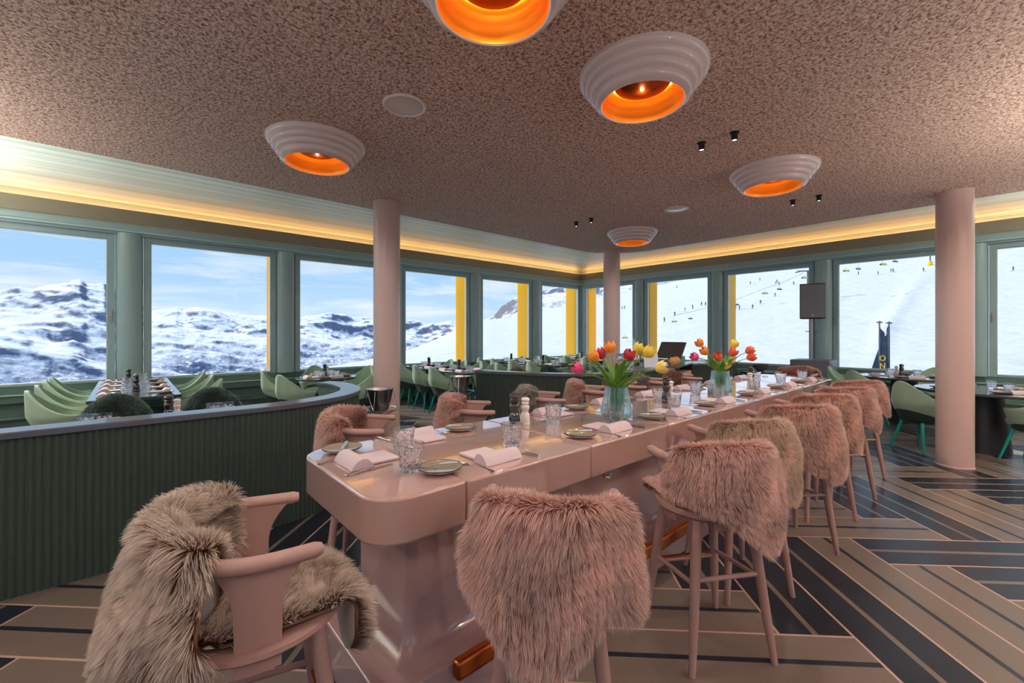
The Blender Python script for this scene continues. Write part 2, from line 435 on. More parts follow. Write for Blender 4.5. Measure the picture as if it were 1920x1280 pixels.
names = ['narrow, right of the room corner', 'above the drinks counter with a solid yellow fin', 'with pale yellow fin left of the loudspeaker', 'with two flags outside, right of the loudspeaker', 'at the right edge of the photo beyond the column', 'beyond the right edge of the photo']
for (a, b_), nm in zip(RW, names): window('x', a, b_, 'green framed window '+nm)
for a, b_ in ((-3.6,-1.6),(-1.2,.8),(1.2,3.2),(3.6,5.6),(6,8)): window('b', a, b_, 'window in the wall behind the camera', False)

# rounded mullion posts between windows
TN = [8]
def post(axis, c, wd=.27):
    TN[0] += 1; mb = MB(); n = 14; h = wd/2
    P = []
    prof = [(-h-.005, -.1), (-h-.005, .03)] + [(-h*math.cos(pi*k/n), .03+.13*math.sin(pi*k/n)) for k in range(n+1)] + [(h+.005, .03), (h+.005, -.1)]
    if axis == 'y': poly = [(c+a, YW-b_) for a, b_ in prof]
    else: poly = [(XW-b_, c+a) for a, b_ in prof][::-1]
    mb.prism(poly[::-1], .72, 2.99)
    return struct(mb.build('trim_%d' % TN[0], M['teal'], auto=35), 'rounded green post between two windows')
for a, b_ in zip(LW[:-1], LW[1:]): post('y', (a[1]+b_[0])/2, b_[0]-a[1]-.17-.02)
for b_, a in zip(RW[:-1], RW[1:]): post('x', (a[1]+b_[0])/2, b_[0]-a[1]-.17-.02)
struct(MB().box(10.86, 11.06, 8.86, 9.1, .72, 2.99).build('trim_40', M['teal'], smooth=False, bevel=.02), 'green corner post where the window walls meet')
# back walls behind the camera
wb = MB(); wb.box(X0-.3, X0, Y0, YW+.15, -.1, .35); wb.box(X0-.3, X0, Y0, YW+.15, 2.97, 3.9)
for a, b_ in ((Y0,-4.6),(-2.7,-2.4),(-.5,-.2),(1.7,2.0),(3.9,4.2),(6.1,6.4),(8.3,YW+.15)): wb.box(X0-.3, X0, a, b_, .35, 2.97)
struct(wb.build('wall_entrance', M['wallback'], smooth=False), 'wall to the left behind the camera, its window openings added for daylight')
for k, a in enumerate((-4.6,-2.4,-.2,2.0,4.2,6.4)):  # windows added on this unseen side to let in more daylight
    WN[0] += 1; o = MB().box(X0-.2,X0-.14,a,a+.06,.35,2.97).box(X0-.2,X0-.14,a+1.84,a+1.9,.35,2.97).box(X0-.2,X0-.14,a+.06,a+1.84,.35,.42).box(X0-.2,X0-.14,a+.06,a+1.84,2.9,2.97).build('window_%d' % WN[0], M['teal'], smooth=False)
    struct(o, 'tall window added for daylight in the wall left behind the camera'); MB().box(X0-.175,X0-.168,a+.06,a+1.84,.42,2.9).build('glass_pane', M['pane'], o, smooth=False)
wb = MB()
wb.box(X0, XW+.15, Y0-.3, Y0, -.1, .715); wb.box(X0, XW+.15, Y0-.3, Y0, 2.97, 3.9)
ed = [X0, -3.69, -1.51, -1.29, .89, 1.11, 3.29, 3.51, 5.69, 5.91, 8.09, XW+.15]
for k in range(0, 12, 2): wb.box(ed[k], ed[k+1], Y0-.3, Y0, .715, 2.97)
struct(wb.build('wall_back', M['wallback'], smooth=False), 'window wall behind the camera')
# closures above the fascia
for nm, b_ in (('wall_left_upper', (X0, XW+.3, YW-.02, YW+.2, 3.13, 3.9)), ('wall_right_upper', (XW-.02, XW+.2, Y0, YW, 3.13, 3.9))):
    struct(MB().box(*b_).build(nm, mat('upper_'+nm, srgb(214,228,214), .5), smooth=False), 'wall above the windows, hidden by the cove')

# ---- pink columns
for (x, y), lb in (((6.77,.30),'large pink round column at the right beside the round table'), ((2.29,4.81),'pink round column at the end of the curved green partition'), ((6.77,4.79),'slim distant pink column behind the tulips near the room corner')):
    o = empty('column', (x,y,0), 0, lb, 'column', 'pink structural columns')
    MB().lathe([(.153,.012),(.153,CZ)], n=40).build('shaft', M['column'], o)
    MB().lathe([(.158,0),(.158,.014),(.153,.018)], n=40).build('base_ring', M['column'], o)

# ---- yellow fins outside
FN = ['yellow fin outside the second left window, a thin strip', 'yellow fin outside the third left window, behind the column', 'bright yellow fin at the right edge of the fourth left window', 'bright yellow fin in front of the rocky snow hill', 'yellow fin just left of the room corner',
      'yellow fin just right of the room corner', 'bright yellow fin above the drinks counter', 'slim yellow fin above the second tulip vase']
mf, t, b = nt('fin_panel'); b.inputs['Base Color'].default_value = srgb(255,208,0); b.inputs['Roughness'].default_value = .25
tl = t.nodes.new('ShaderNodeBsdfTranslucent'); tl.inputs[0].default_value = srgb(255,214,20); mx = t.nodes.new('ShaderNodeMixShader'); mx.inputs[0].default_value = .45
t.links.new(b.outputs[0], mx.inputs[1]); t.links.new(tl.outputs[0], mx.inputs[2]); t.links.new(mx.outputs[0], t.nodes['Material Output'].inputs[0])
k = 0
for a in (2.02, 4.27, 6.47, 8.68, 10.86):
    tag(MB().box(a, a+.05, YW+.12, YW+.55, .4, 3.2).build('facade_fin', mf, smooth=False, bevel=.01), FN[k], 'fin', 'yellow facade fins'); k += 1
for a in (8.80, 6.60, 4.42):
    tag(MB().box(XW+.16, XW+.58, a-.03, a+.02, .4, 3.2).build('facade_fin', mf, smooth=False, bevel=.01), FN[k], 'fin', 'yellow facade fins'); k += 1

# ================================================================== outside
def az_dir(px): return math.atan2((px-960), FPX)          # angle to the right of the view axis
def prof(pts):
    xs = np.array([az_dir(p[0]) for p in pts]); es = np.array([(625.-p[1])/FPX*math.cos(az_dir(p[0])) for p in pts])
    return lambda a: np.interp(a, xs, es)
def polar_mesh(name, a0, a1, na, rs, hfun, mt, seed):
    A = np.linspace(a0, a1, na); RR = np.array(rs)
    a, r = np.meshgrid(A, RR, indexing='ij')
    th = YAW - a; x = r*np.cos(th); y = r*np.sin(th); z = hfun(a, r, x, y)
    co = np.stack([x, y, z], -1).reshape(-1, 3); nr = len(RR)
    i, j = np.meshgrid(np.arange(na-1), np.arange(nr-1), indexing='ij'); i = i.ravel(); j = j.ravel()
    f = np.stack([i*nr+j, (i+1)*nr+j, (i+1)*nr+j+1, i*nr+j+1], -1)[:, ::-1]  
    f = np.ascontiguousarray(f[:, ::-1])
    me = bpy.data.meshes.new(name); me.vertices.add(len(co)); me.vertices.foreach_set('co', co.ravel().astype(np.float32))
    me.loops.add(f.size); me.loops.foreach_set('vertex_index', f.ravel().astype(np.int32)); me.polygons.add(len(f))
    me.polygons.foreach_set('loop_start', np.arange(len(f), dtype=np.int32)*4); me.polygons.foreach_set('use_smooth', np.ones(len(f), dtype=bool))
    me.update(calc_edges=True); me.materials.append(mt)
    o = bpy.data.objects.new(name, me); COL.objects.link(o); return o
def snowmat(name, rock, scale, lo, hi, forest=None, fz=(0, 1), bump=.4, bs=.02, snow=(.9,.92,.95,1)):
    m, t, b = nt(name); b.inputs['Roughness'].default_value = .8; b.inputs['Specular IOR Level'].default_value = .1
    g = t.nodes.new('ShaderNodeNewGeometry'); sp = t.nodes.new('ShaderNodeSeparateXYZ'); t.links.new(g.outputs['Normal'], sp.inputs[0])
    n = t.nodes.new('ShaderNodeTexNoise'); n.inputs['Scale'].default_value = scale; n.inputs['Detail'].default_value = 9; n.inputs['Roughness'].default_value = .65
    t.links.new(g.outputs['Position'], n.inputs[0])
    ad = t.nodes.new('ShaderNodeMath'); ad.operation = 'MULTIPLY_ADD'; ad.inputs[1].default_value = .55; t.links.new(n.outputs[0], ad.inputs[0]); t.links.new(sp.outputs['Z'], ad.inputs[2])
    mr = t.nodes.new('ShaderNodeMapRange'); mr.inputs[1].default_value = lo; mr.inputs[2].default_value = hi; t.links.new(ad.outputs[0], mr.inputs[0])
    mx = t.nodes.new('ShaderNodeMix'); mx.data_type = 'RGBA'; t.links.new(mr.outputs[0], mx.inputs[0]); mx.inputs[6].default_value = rock; mx.inputs[7].default_value = snow
    last = mx.outputs[2]
    if forest:
        sz = t.nodes.new('ShaderNodeSeparateXYZ'); t.links.new(g.outputs['Position'], sz.inputs[0])
        n2 = t.nodes.new('ShaderNodeTexNoise'); n2.inputs['Scale'].default_value = scale*.35; n2.inputs['Detail'].default_value = 10; n2.inputs['Roughness'].default_value = .7
        t.links.new(g.outputs['Position'], n2.inputs[0])
        a2 = t.nodes.new('ShaderNodeMath'); a2.operation = 'MULTIPLY_ADD'; a2.inputs[1].default_value = 1100; t.links.new(n2.outputs[0], a2.inputs[0]); t.links.new(sz.outputs['Z'], a2.inputs[2])
        m2 = t.nodes.new('ShaderNodeMapRange'); m2.inputs[1].default_value = fz[0]; m2.inputs[2].default_value = fz[1]; t.links.new(a2.outputs[0], m2.inputs[0])
        n3 = t.nodes.new('ShaderNodeTexNoise'); n3.inputs['Scale'].default_value = scale*3.5; n3.inputs['Detail'].default_value = 6; t.links.new(g.outputs['Position'], n3.inputs[0])
        m3 = t.nodes.new('ShaderNodeMapRange'); m3.inputs[1].default_value = .52; m3.inputs[2].default_value = .6; t.links.new(n3.outputs[0], m3.inputs[0])
        mm = t.nodes.new('ShaderNodeMath'); mm.operation = 'MAXIMUM'; t.links.new(m2.outputs[0], mm.inputs[0]); t.links.new(m3.outputs[0], mm.inputs[1])
        mf_ = t.nodes.new('ShaderNodeMix'); mf_.data_type = 'RGBA'; t.links.new(mm.outputs[0], mf_.inputs[0]); mf_.inputs[6].default_value = forest; t.links.new(last, mf_.inputs[7]); last = mf_.outputs[2]
    t.links.new(last, b.inputs['Base Color'])
    if bump:
        n4 = t.nodes.new('ShaderNodeTexNoise'); n4.inputs['Scale'].default_value = bs; n4.inputs['Detail'].default_value = 8; t.links.new(g.outputs['Position'], n4.inputs[0])
        bp = t.nodes.new('ShaderNodeBump'); bp.inputs['Strength'].default_value = bump; bp.inputs['Distance'].default_value = 1/bs*.25; t.links.new(n4.outputs[0], bp.inputs['Height']); t.links.new(bp.outputs[0], b.inputs['Normal'])
    return m
NZ = Noise(3)
# far range
far_sil = prof([(-500,560),(-250,545),(0,548),(40,541),(60,545),(100,533),(122,528),(138,523),(150,523),(163,530),(180,530),(195,529),(202,534),(235,556),(262,572),(283,585),(305,582),(330,581),(345,588),(375,580),(400,583),(450,590),(505,594),(560,598),(575,594),(600,593),(622,591),(640,599),(662,602),(690,597),(712,600),(762,603),(780,602),(800,608),(830,603),(845,601),(860,608),(900,612),(960,604),(1000,560),(1020,540),(1050,534),(1090,538),(1130,534),(1160,538),(1184,530),(1230,532),(1400,540)])
peak_r = prof([(-500,625),(1400,625)])
def far_h(a, r, x, y):
    es = far_sil(a)
    sm = sum(far_sil(a+dd) for dd in np.linspace(-.16, .16, 9))/9
    wv = .05*NZ.fbm(x/3800, y/3800, 3)
    es2 = far_sil(a+wv*0)
    rp = np.interp(a, [az_dir(-500), az_dir(-100), az_dir(700), az_dir(900), az_dir(1300)], [6500, 6600, 9200, 9200, 6000])
    t = (r-1800)/(rp-1800); tc_ = np.clip(t, 0, 1)
    esm = sm+(es2-sm)*np.clip((tc_-.3)/.7, 0, 1)**2.2
    e = -.27+(esm+.27)*np.clip(1-(1-tc_)**1.5, 0, 1)**.9
    rid = NZ.fbm(x/1700+.0003*y, y/1700, 8, True, .5)
    big = NZ.fbm(x/2600+40, y/2600, 3)
    env = np.sin(pi*np.clip(tc_, 0, 1))**.7
    e = e + env*(.050*(rid-.25)+.02*big)+(1-env)*.008*(rid-.3)
    e = np.where(tc_ >= .93, np.minimum(e, es+.004*rid), e)
    over = np.clip(t-1, 0, 9)
    return CAMZ+r*e-over*1800
m_far = snowmat('alpine_snow_and_hazed_rock', srgb(104,114,138), .009, 1.06, 1.18, srgb(78,98,132), (80, 470), .9, .012)  # bluish distance haze is put into the rock and forest colours
rs = list(1800+ (11500-1800)*np.linspace(0,1,300)**1.25)
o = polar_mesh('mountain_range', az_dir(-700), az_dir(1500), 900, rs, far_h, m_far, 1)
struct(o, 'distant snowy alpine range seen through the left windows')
# mid rocky hill
hill_sil = prof([(840,640),(880,615),(903,601),(918,594),(930,587),(940,574),(950,567),(962,559),(974,552),(1000,545),(1020,549),(1065,546),(1110,549),(1150,556),(1190,552),(1260,540),(1400,560)])
def hill_h(a, r, x, y):
    e = -.12+(hill_sil(a)+.12)*np.clip((r-450)/450, 0, 1)**.8
    rid = NZ.fbm(x/90+5, y/90, 6, True)
    e = e+.008*(rid-.5)*np.sin(pi*np.clip((r-450)/520, 0, 1))
    return CAMZ+r*e-np.clip(r-900, 0, 1e5)*.6
m_hill = snowmat('rocky_snow_hill', srgb(120,118,122), .06, 1.06, 1.2, bump=.5, bs=.06)
struct(polar_mesh('rocky_hill', az_dir(820), az_dir(1420), 260, list(np.linspace(450,1250,130)), hill_h, m_hill, 2), 'rocky snow covered hill left of the ski slope')
# near ski slope all round the building
near_sil = prof([(-3000,900),(-300,860),(300,840),(560,760),(640,715),(700,686),(730,672),(760,660),(810,639),(857,617),(902,601),(960,593),(1015,582),(1067,571),(1112,557),(1184,544),(1230,534),(1330,512),(1500,486),(1750,455),(1920,435),(2600,400),(6000,300)])
def near_h(a, r, x, y):
    t = np.clip((r-24)/326, 0, 1)
    E_ = near_sil(a)
    z1 = CAMZ+350*E_
    h_ = -3.1+(z1+3.1)*(t**1.8)
    h_ = h_+(NZ.fbm(x/28, y/28, 4)*.9+NZ.fbm(x/6, y/6, 3)*.06)*np.clip((r-24)/100, 0, 1)*(1-.8*t)
    # groomed trail banks
    h_ = h_+.5*np.exp(-((a-az_dir(1655)-.00035*(r-100))/.012)**2)*np.clip((r-60)/40, 0, 1)*np.clip((300-r)/80, 0, 1)
    return h_-np.clip(r-350, 0, 1e5)*.35
m_near = snowmat('piste_snow', srgb(150,158,172), .3, .6, .8, bump=.6, bs=.25, snow=(.66,.68,.70,1))
rs = [3]+list(np.geomspace(14, 700, 240))
o = polar_mesh('ski_slope', -pi, pi, 900, rs, near_h, m_near, 3)
struct(o, 'bright groomed ski slope rising behind the right windows')
def slope_point(px, py):
    a = np.array([az_dir(px)]); el = (625.-py)/FPX*math.cos(a[0]); rr = np.linspace(40, 350, 1500); th = YAW-a[0]
    x = rr*math.cos(th); y = rr*math.sin(th); z = near_h(np.full_like(rr, a[0]), rr, x, y)
    e = (z-CAMZ)/rr; k = np.argmax(e >= el) if (e >= el).any() else len(rr)-1
    return (float(x[k]), float(y[k]), float(z[k])), float(rr[k])
# skiers
def make_skier():
    r = empty('skier')
    b = MB()
    b.tube([(-.06,.14,.03),(.10,.13,.48),(0,.09,.88)], [.07,.085,.10], 8); b.tube([(-.06,-.14,.03),(.10,-.13,.48),(0,-.09,.88)], [.07,.085,.10], 8)
    b.tube([(0,0,.82),(.05,0,1.1),(.14,0,1.4),(.15,0,1.48)], [.15,.17,.19,.09], 10, flat=.8)
    b.tube([(.13,.2,1.38),(.2,.32,1.12),(.42,.3,.98)], [.065,.055,.04], 6); b.tube([(.13,-.2,1.38),(.2,-.32,1.12),(.42,-.3,.98)], [.065,.055,.04], 6)
    b.lathe([(0,0),(.07,.03),(.11,.12),(.11,.2),(.06,.27),(0,.28)], (.17,0,1.48), 10)
    b.build('body', M['ski_dark'], r)
    for s in (-.14, .14):
        MB().box(-.8, .85, s-.05, s+.05, 0, .03).build('ski', M['black'], r, smooth=False)
        MB().tube([(.42, s*2.1, 1.0), (.1, s*2.4, .1)], .012, 5).build('ski_pole', M['black'], r)
    return r
PSK = Proto(make_skier())
sk = [(1285,584,'alone left of the chairlift cars in the drinks-counter window'),(1299,579,'second from left of the waiting row'),(1315,573,'third of the waiting row, darkest'),(1323,573,'fourth of the waiting row'),(1331,570,'fifth of the waiting row, pale and far'),
 (1249,532,'at the top of the drinks-counter window'),(1269,540,'just under the top edge of the drinks-counter window'),(1246,604,'standing below the yellow car'),(1265,592,'just above the yellow car'),
 (1167,580,'left one of a pair beside the slim far column'),(1171,579,'right one of a pair beside the slim far column'),
 (1407,533,'highest left of the speaker window'),(1425,526,'near the top edge of the speaker window'),(1454,533,'left of three skiers above the grey lift car'),(1457,530,'middle of three skiers above the grey lift car'),(1461,534,'right of three skiers above the grey lift car'),(1488,534,'just left of the lift pylon'),
 (1453,556,'between the lift cars and the loudspeaker'),(1379,579,'directly below the lowest grey lift car'),(1387,581,'right of the one below the lowest lift car'),(1411,579,'crossing in the middle of the speaker window'),(1426,570,'tiny one above the middle of the slope'),
 (1609,515,'below the grey cars at the top of the flag window'),(1671,510,'left one of the pair at the top of the flag window'),(1675,510,'right one of the pair at the top of the flag window'),(1732,509,'turning beside the column in the flag window'),(1647,515,'below the grey lift car above the flags'),
 (1899,508,'alone in the window at the right edge of the photo')]
for k, (px, py, lb) in enumerate(sk):
    p, r_ = slope_point(px, py)
    PSK.put(p, random.uniform(0, 6.2), 'tiny skier '+lb, 'person', 'skiers on the slope', min(1.15, 1.0))
# chairlift
def make_car(bub):
    r = empty('chairlift_car')
    c = MB(); c.box(-.45,.25,-1.7,1.7,-.08,.05); c.box(.2,.3,-1.7,1.7,0,.75)
    c.build('bench', M['lift_grey'], r, bevel=.03)
    f = MB(); f.tube([(0,0,.6),(.1,0,1.6),(0,0,2.9)], .06, 6); f.tube([(.2,-1.5,.7),(.05,-1.5,1.0),(.05,1.5,1.0),(.2,1.5,.7)], .05, 6); f.build('hanger', M['lift_grey'], r)
    if bub:
        P = [[(-.15-.75*math.cos(u), y, .25+.85*math.sin(u)) for y in np.linspace(-1.75,1.75,5)] for u in np.linspace(-.5,1.8,8)]
        MB().grid(P).build('bubble_cover', M['lift_yellow'], r)
    else: MB().box(-.5,-.42,-1.6,1.6,-.5,-.44).build('foot_bar', M['lift_grey'], r)
    return r
PY_, PG = Proto(make_car(True)), Proto(make_car(False))
cars = [(1264,604,1,'lower left one with yellow cover, drinks-counter window'),(1295,598,0,'grey one, drinks-counter window'),(1382,572,0,'grey lowest one, speaker window'),(1434,551,1,'yellow middle one, speaker window'),(1462,543,0,'grey upper one, speaker window'),(1172,634,1,'yellow one low beside the slim far column'),
 (1586,509,1,'yellowish leftmost one, flag window'),(1610,505,0,'grey second one, flag window'),(1655,497,1,'yellow one at the top of the flag window'),(1679,491,0,'grey one at the top edge of the flag window'),(1508,522,1,'yellow one hanging at the lift pylon')]
wires = []
for px, py, bub, lb in cars:
    p, r_ = slope_point(px, py)
    d = min(r_*.93, 190); a = az_dir(px); th = YAW-a
    z = CAMZ+d*(625.-py)/FPX*math.cos(a)
    q = (d*math.cos(th), d*math.sin(th), z)
    (PY_ if bub else PG).put(q, R(60), 'chairlift car, '+lb, 'chairlift', 'chairlift cars over the slope', .6*max(.55, d/190))
    wires.append((px, (q[0], q[1], q[2]+2.2)))
wires.sort()
tag(MB().tube([w_[1] for w_ in wires if w_[0] in (1264,1295,1382,1434,1462,1508)], .05, 4).build('lift_cable', M['lift_grey']), 'thin steel cable of the chairlift climbing to the pylon', 'cable')
p, r_ = slope_point(1515, 560)
py_o = empty('lift_pylon', p, R(40), 'grey chairlift pylon with crossarm above the loudspeaker', 'pylon')
hgt = CAMZ+math.hypot(p[0], p[1])*(625-508)/FPX*math.cos(az_dir(1512))-p[2]
MB().tube([(0,0,-1),(0,0,hgt)], .38, 10).build('mast', M['lift_grey'], py_o)
MB().tube([(0,-3.6,hgt),(0,3.6,hgt)], .25, 6).build('crossarm', M['lift_grey'], py_o)
MB().box(-1.8,1.8,-3.7,-3.3,hgt-.5,hgt-.1).box(-1.8,1.8,3.3,3.7,hgt-.5,hgt-.1).build('sheave_train', M['lift_grey'], py_o)
# snow-gun like yellow post at the top of the flag window
p, r_ = slope_point(1744, 497)
o = empty('snow_lance', p, 0, 'yellow based snow making post at the top of the flag window', 'post')
MB().lathe([(.9,0),(.9,1.6),(.4,1.9),(.4,2)], n=12).build('padded_base', M['fin'], o)
MB().tube([(0,0,1.8),(.3,0,9)], .25, 8).build('lance', M['lift_grey'], o)
# two flags on poles outside
def flag(px, ptop, lab, sgn, letters):
    d = 34.; a = az_dir(px); th = YAW-a; x = d/math.cos(a)*math.cos(th); y = d/math.cos(a)*math.sin(th)
    zt = CAMZ+d*(625-ptop)/FPX
    o = empty('flag_pole', (x, y, -3.3), YAW-pi/2, lab, 'flag pole', 'flag poles outside')
    MB().lathe([(.07,0),(.05,zt+3.3)], n=8).build('pole', M['lift_grey'], o)
    MB().lathe([(0,0),(.2,.03),(.22,.08),(0,.2)], (0,0,zt+3.3), 10).build('finial', M['lift_grey'], o)
    H = zt+3.3; P = []
    for i in range(14):
        v = i/13; z = H-.15-v*4.6; wv = (.25+1.25*min(1, v*1.2)) if sgn < 0 else (.35+.25*v)
        P.append([(sgn*(.06+wv*u), .12*math.sin(u*7+v*3)*(.4+u), z-(1-v)*u*.9) for u in np.linspace(0, 1, 9)])
    f = MB().grid(P).build('flag', M['flag'], o)
    s = f.modifiers.new('solid', 'SOLIDIFY'); s.thickness = .02
    for z_, ch in letters:
        cu = bpy.data.curves.new('lettering', 'FONT'); cu.body = ch; cu.size = .62; cu.extrude = .01; cu.align_x = 'CENTER'
        tt = bpy.data.objects.new('tmp', cu); COL.objects.link(tt); bpy.context.view_layer.update()
        me = bpy.data.meshes.new_from_object(tt); bpy.data.objects.remove(tt)
        t_ = bpy.data.objects.new('lettering', me); COL.objects.link(t_); me.materials.clear(); me.materials.append(M['flagyellow'])
        t_.parent = o; t_.location = (sgn*.75 if sgn < 0 else .35, -.28, H+z_); t_.rotation_euler = (pi/2, 0, 0)
flag(1649, 606, 'left flag pole outside with furled dark blue flag', 1, [])
flag(1667, 607, 'right flag pole outside with draped dark blue flag and yellow letters', -1, [(-2.9, 'O'), (-3.5, 'N')])

# ================================================================== world light
w = bpy.data.worlds.new('World'); sc.world = w; w.use_nodes = True; t = w.node_tree; t.nodes.clear()
out = t.nodes.new('ShaderNodeOutputWorld'); bg = t.nodes.new('ShaderNodeBackground'); t.links.new(bg.outputs[0], out.inputs[0])
tc = t.nodes.new('ShaderNodeTexCoord'); sp = t.nodes.new('ShaderNodeSeparateXYZ'); t.links.new(tc.outputs['Generated'], sp.inputs[0])
cr = t.nodes.new('ShaderNodeValToRGB'); t.links.new(sp.outputs['Z'], cr.inputs[0])
cr.color_ramp.elements[0].position = 0; cr.color_ramp.elements[0].color = (.62,.80,.98,1)
e = cr.color_ramp.elements.new(.12); e.color = (.40,.64,.93,1)
e = cr.color_ramp.elements.new(.30); e.color = (.42,.66,.97,1)
cr.color_ramp.elements[-1].position = 1; cr.color_ramp.elements[-1].color = (.25,.42,.85,1)
mp = t.nodes.new('ShaderNodeMapping'); mp.inputs['Scale'].default_value = (1.6,1.6,13); mp.inputs['Rotation'].default_value = (R(4),R(-3),0); t.links.new(tc.outputs['Generated'], mp.inputs[0])
n = t.nodes.new('ShaderNodeTexNoise'); n.inputs['Scale'].default_value = 2.3; n.inputs['Detail'].default_value = 8; n.inputs['Roughness'].default_value = .6; n.inputs['Distortion'].default_value = .5; t.links.new(mp.outputs[0], n.inputs[0])
mr = t.nodes.new('ShaderNodeMapRange'); mr.inputs[1].default_value = .46; mr.inputs[2].default_value = .72; mr.inputs[3].default_value = 0; mr.inputs[4].default_value = .85; t.links.new(n.outputs[0], mr.inputs[0])
mx = t.nodes.new('ShaderNodeMix'); mx.data_type = 'RGBA'; t.links.new(mr.outputs[0], mx.inputs[0]); t.links.new(cr.outputs[0], mx.inputs[6]); mx.inputs[7].default_value = (.93,.95,.98,1)
t.links.new(mx.outputs[2], bg.inputs[0]); bg.inputs[1].default_value = .78
sl = bpy.data.lights.new('sun', 'SUN'); sl.energy = 3.0; sl.angle = R(.6); sl.color = (1,.96,.9)
so = bpy.data.objects.new('sun', sl); COL.objects.link(so)
sd = Vector((-.33*math.cos(R(36)), .944*math.cos(R(36)), math.sin(R(36))))      # towards the sun
so.rotation_euler = sd.to_track_quat('Z', 'Y').to_euler(); so.location = (0, 20, 20)

# ================================================================== ceiling fittings
def make_lamp():
    r = empty('ceiling_lamp')
    prof_ = [(.375,0)]
    rr = [.375,.345,.315,.285,.255]; zz = [0,-.045,-.085,-.125,-.17]
    for k in range(4):
        r0, r1, z0, z1 = rr[k], rr[k+1], zz[k], zz[k+1]
        for q in range(1, 7):
            a = q/6*pi/2; prof_.append((r1+(r0-r1)*math.cos(a)**.8 if q < 6 else r1, z0+(z1-z0)*math.sin(a)*.92 if q < 6 else z1))
    prof_ += [(.243,-.176),(.236,-.17)]
    MB().lathe(prof_, n=56, cap=False).build('housing', M['lampbody'], r, auto=50)
    inner = [(.236,-.17),(.228,-.14),(.222,-.135),(.214,-.105),(.208,-.10),(.196,-.07),(.19,-.065),(.165,-.03),(0,-.02)]
    MB().lathe(inner, n=56, cap=False).build('reflector', M['gold'], r, auto=50)
    MB().lathe([(0,-.055),(.16,-.052),(.166,-.056),(.155,-.068),(.11,-.088),(.06,-.10),(0,-.104)], n=48, cap=False).build('dome', M['dome'], r)
    bm_ = MB(); pr_ = []
    P = []
    for i in range(33):
        a = 2*pi*i/32; P.append([((.168+.010*math.cos(b_))*math.cos(a), (.168+.010*math.cos(b_))*math.sin(a), -.042+.006*math.sin(b_)) for b_ in np.linspace(0, 2*pi, 7)])
    bm_.grid(P).build('light_ring', mat('warm_glow', (1,1,1,1), emit=(1,.56,.16,1), estr=LAMP_E), r)
    return r
LAMP_E = 60
PL = Proto(make_lamp())
LAMP_W = 20
def glow(x, y):
    l = bpy.data.lights.new('lamp_light', 'SPOT'); l.energy = LAMP_W; l.shadow_soft_size = .015; l.color = (1,.96,.92)
    q = bpy.data.objects.new('lamp_light', l); COL.objects.link(q); q.location = (x, y, CZ-.175); l.spot_size = R(168); l.spot_blend = .5
    l2 = bpy.data.lights.new('bulb', 'POINT'); l2.energy = 1.1; l2.shadow_soft_size = .01; l2.color = (1,.72,.42)
    q = bpy.data.objects.new('bulb', l2); COL.objects.link(q); q.location = (x, y, CZ-.125)
lamps = [((1.15,1.41),'nearest stepped round ceiling lamp, cut by the top edge of the photo'),((2.30,1.41),'large stepped ceiling lamp right of the nearest one'),((1.15,3.68),'stepped ceiling lamp at the left above the curved partition'),((4.58,1.41),'stepped ceiling lamp above the far end of the bar table'),((5.75,3.70),'farthest small stepped ceiling lamp beside the slim far column')]
for (x, y), lb in lamps: glow(x, y); PL.put((x,y,CZ), 0, lb, 'ceiling lamp', 'stepped round ceiling lamps')
for x, y in ((-2.3,3.68),(-2.3,1.4),(-1.15,-.9),(2.3,-.9),(5.75,-.9),(0,-3.1),(3.45,-3.1),(-3.4,-3.1)):
    glow(x, y); PL.put((x,y,CZ), 0, 'stepped round ceiling lamp in the part of the room behind the camera', 'ceiling lamp', 'stepped round ceiling lamps')
def make_disc(r_=.145):
    r = empty('ceiling_speaker')
    MB().lathe([(r_,0),(r_,-.008),(r_*.94,-.014),(r_*.86,-.006)], n=40, cap=False).build('bezel', M['white'], r)
    MB().lathe([(r_*.87,-.005),(r_*.5,-.010),(0,-.012)], n=40, cap=False).build('grille', M['lampbody'], r)
    return r
PD = Proto(make_disc())
PD.put((1.40,2.67,CZ),0,'round white flush ceiling speaker left of centre in the pink ceiling','speaker','flush ceiling speakers')
PD.put((5.10,2.65,CZ),0,'small distant round white flush ceiling speaker near the row of black spotlights','speaker','flush ceiling speakers')
# downlights in the cove
def make_down():
    r = empty('downlight')
    MB().lathe([(.11,0),(.11,-.01),(.09,-.014),(.085,-.004)], n=28, cap=False).build('trim_ring', M['white'], r)
    MB().lathe([(.086,-.003),(0,-.004)], n=28, cap=False).build('lens', mat('down_lens', (1,1,1,1), emit=(1,.95,.85,1), estr=3), r)
    return r
PDN = Proto(make_down())
PDN.put((2.9,5.75,3.598),0,'white downlight set in the green cove right of the thick pink column','downlight','cove downlights')
PDN.put((7.1,6.2,3.598),0,'white downlight set in the green cove near the room corner','downlight','cove downlights')
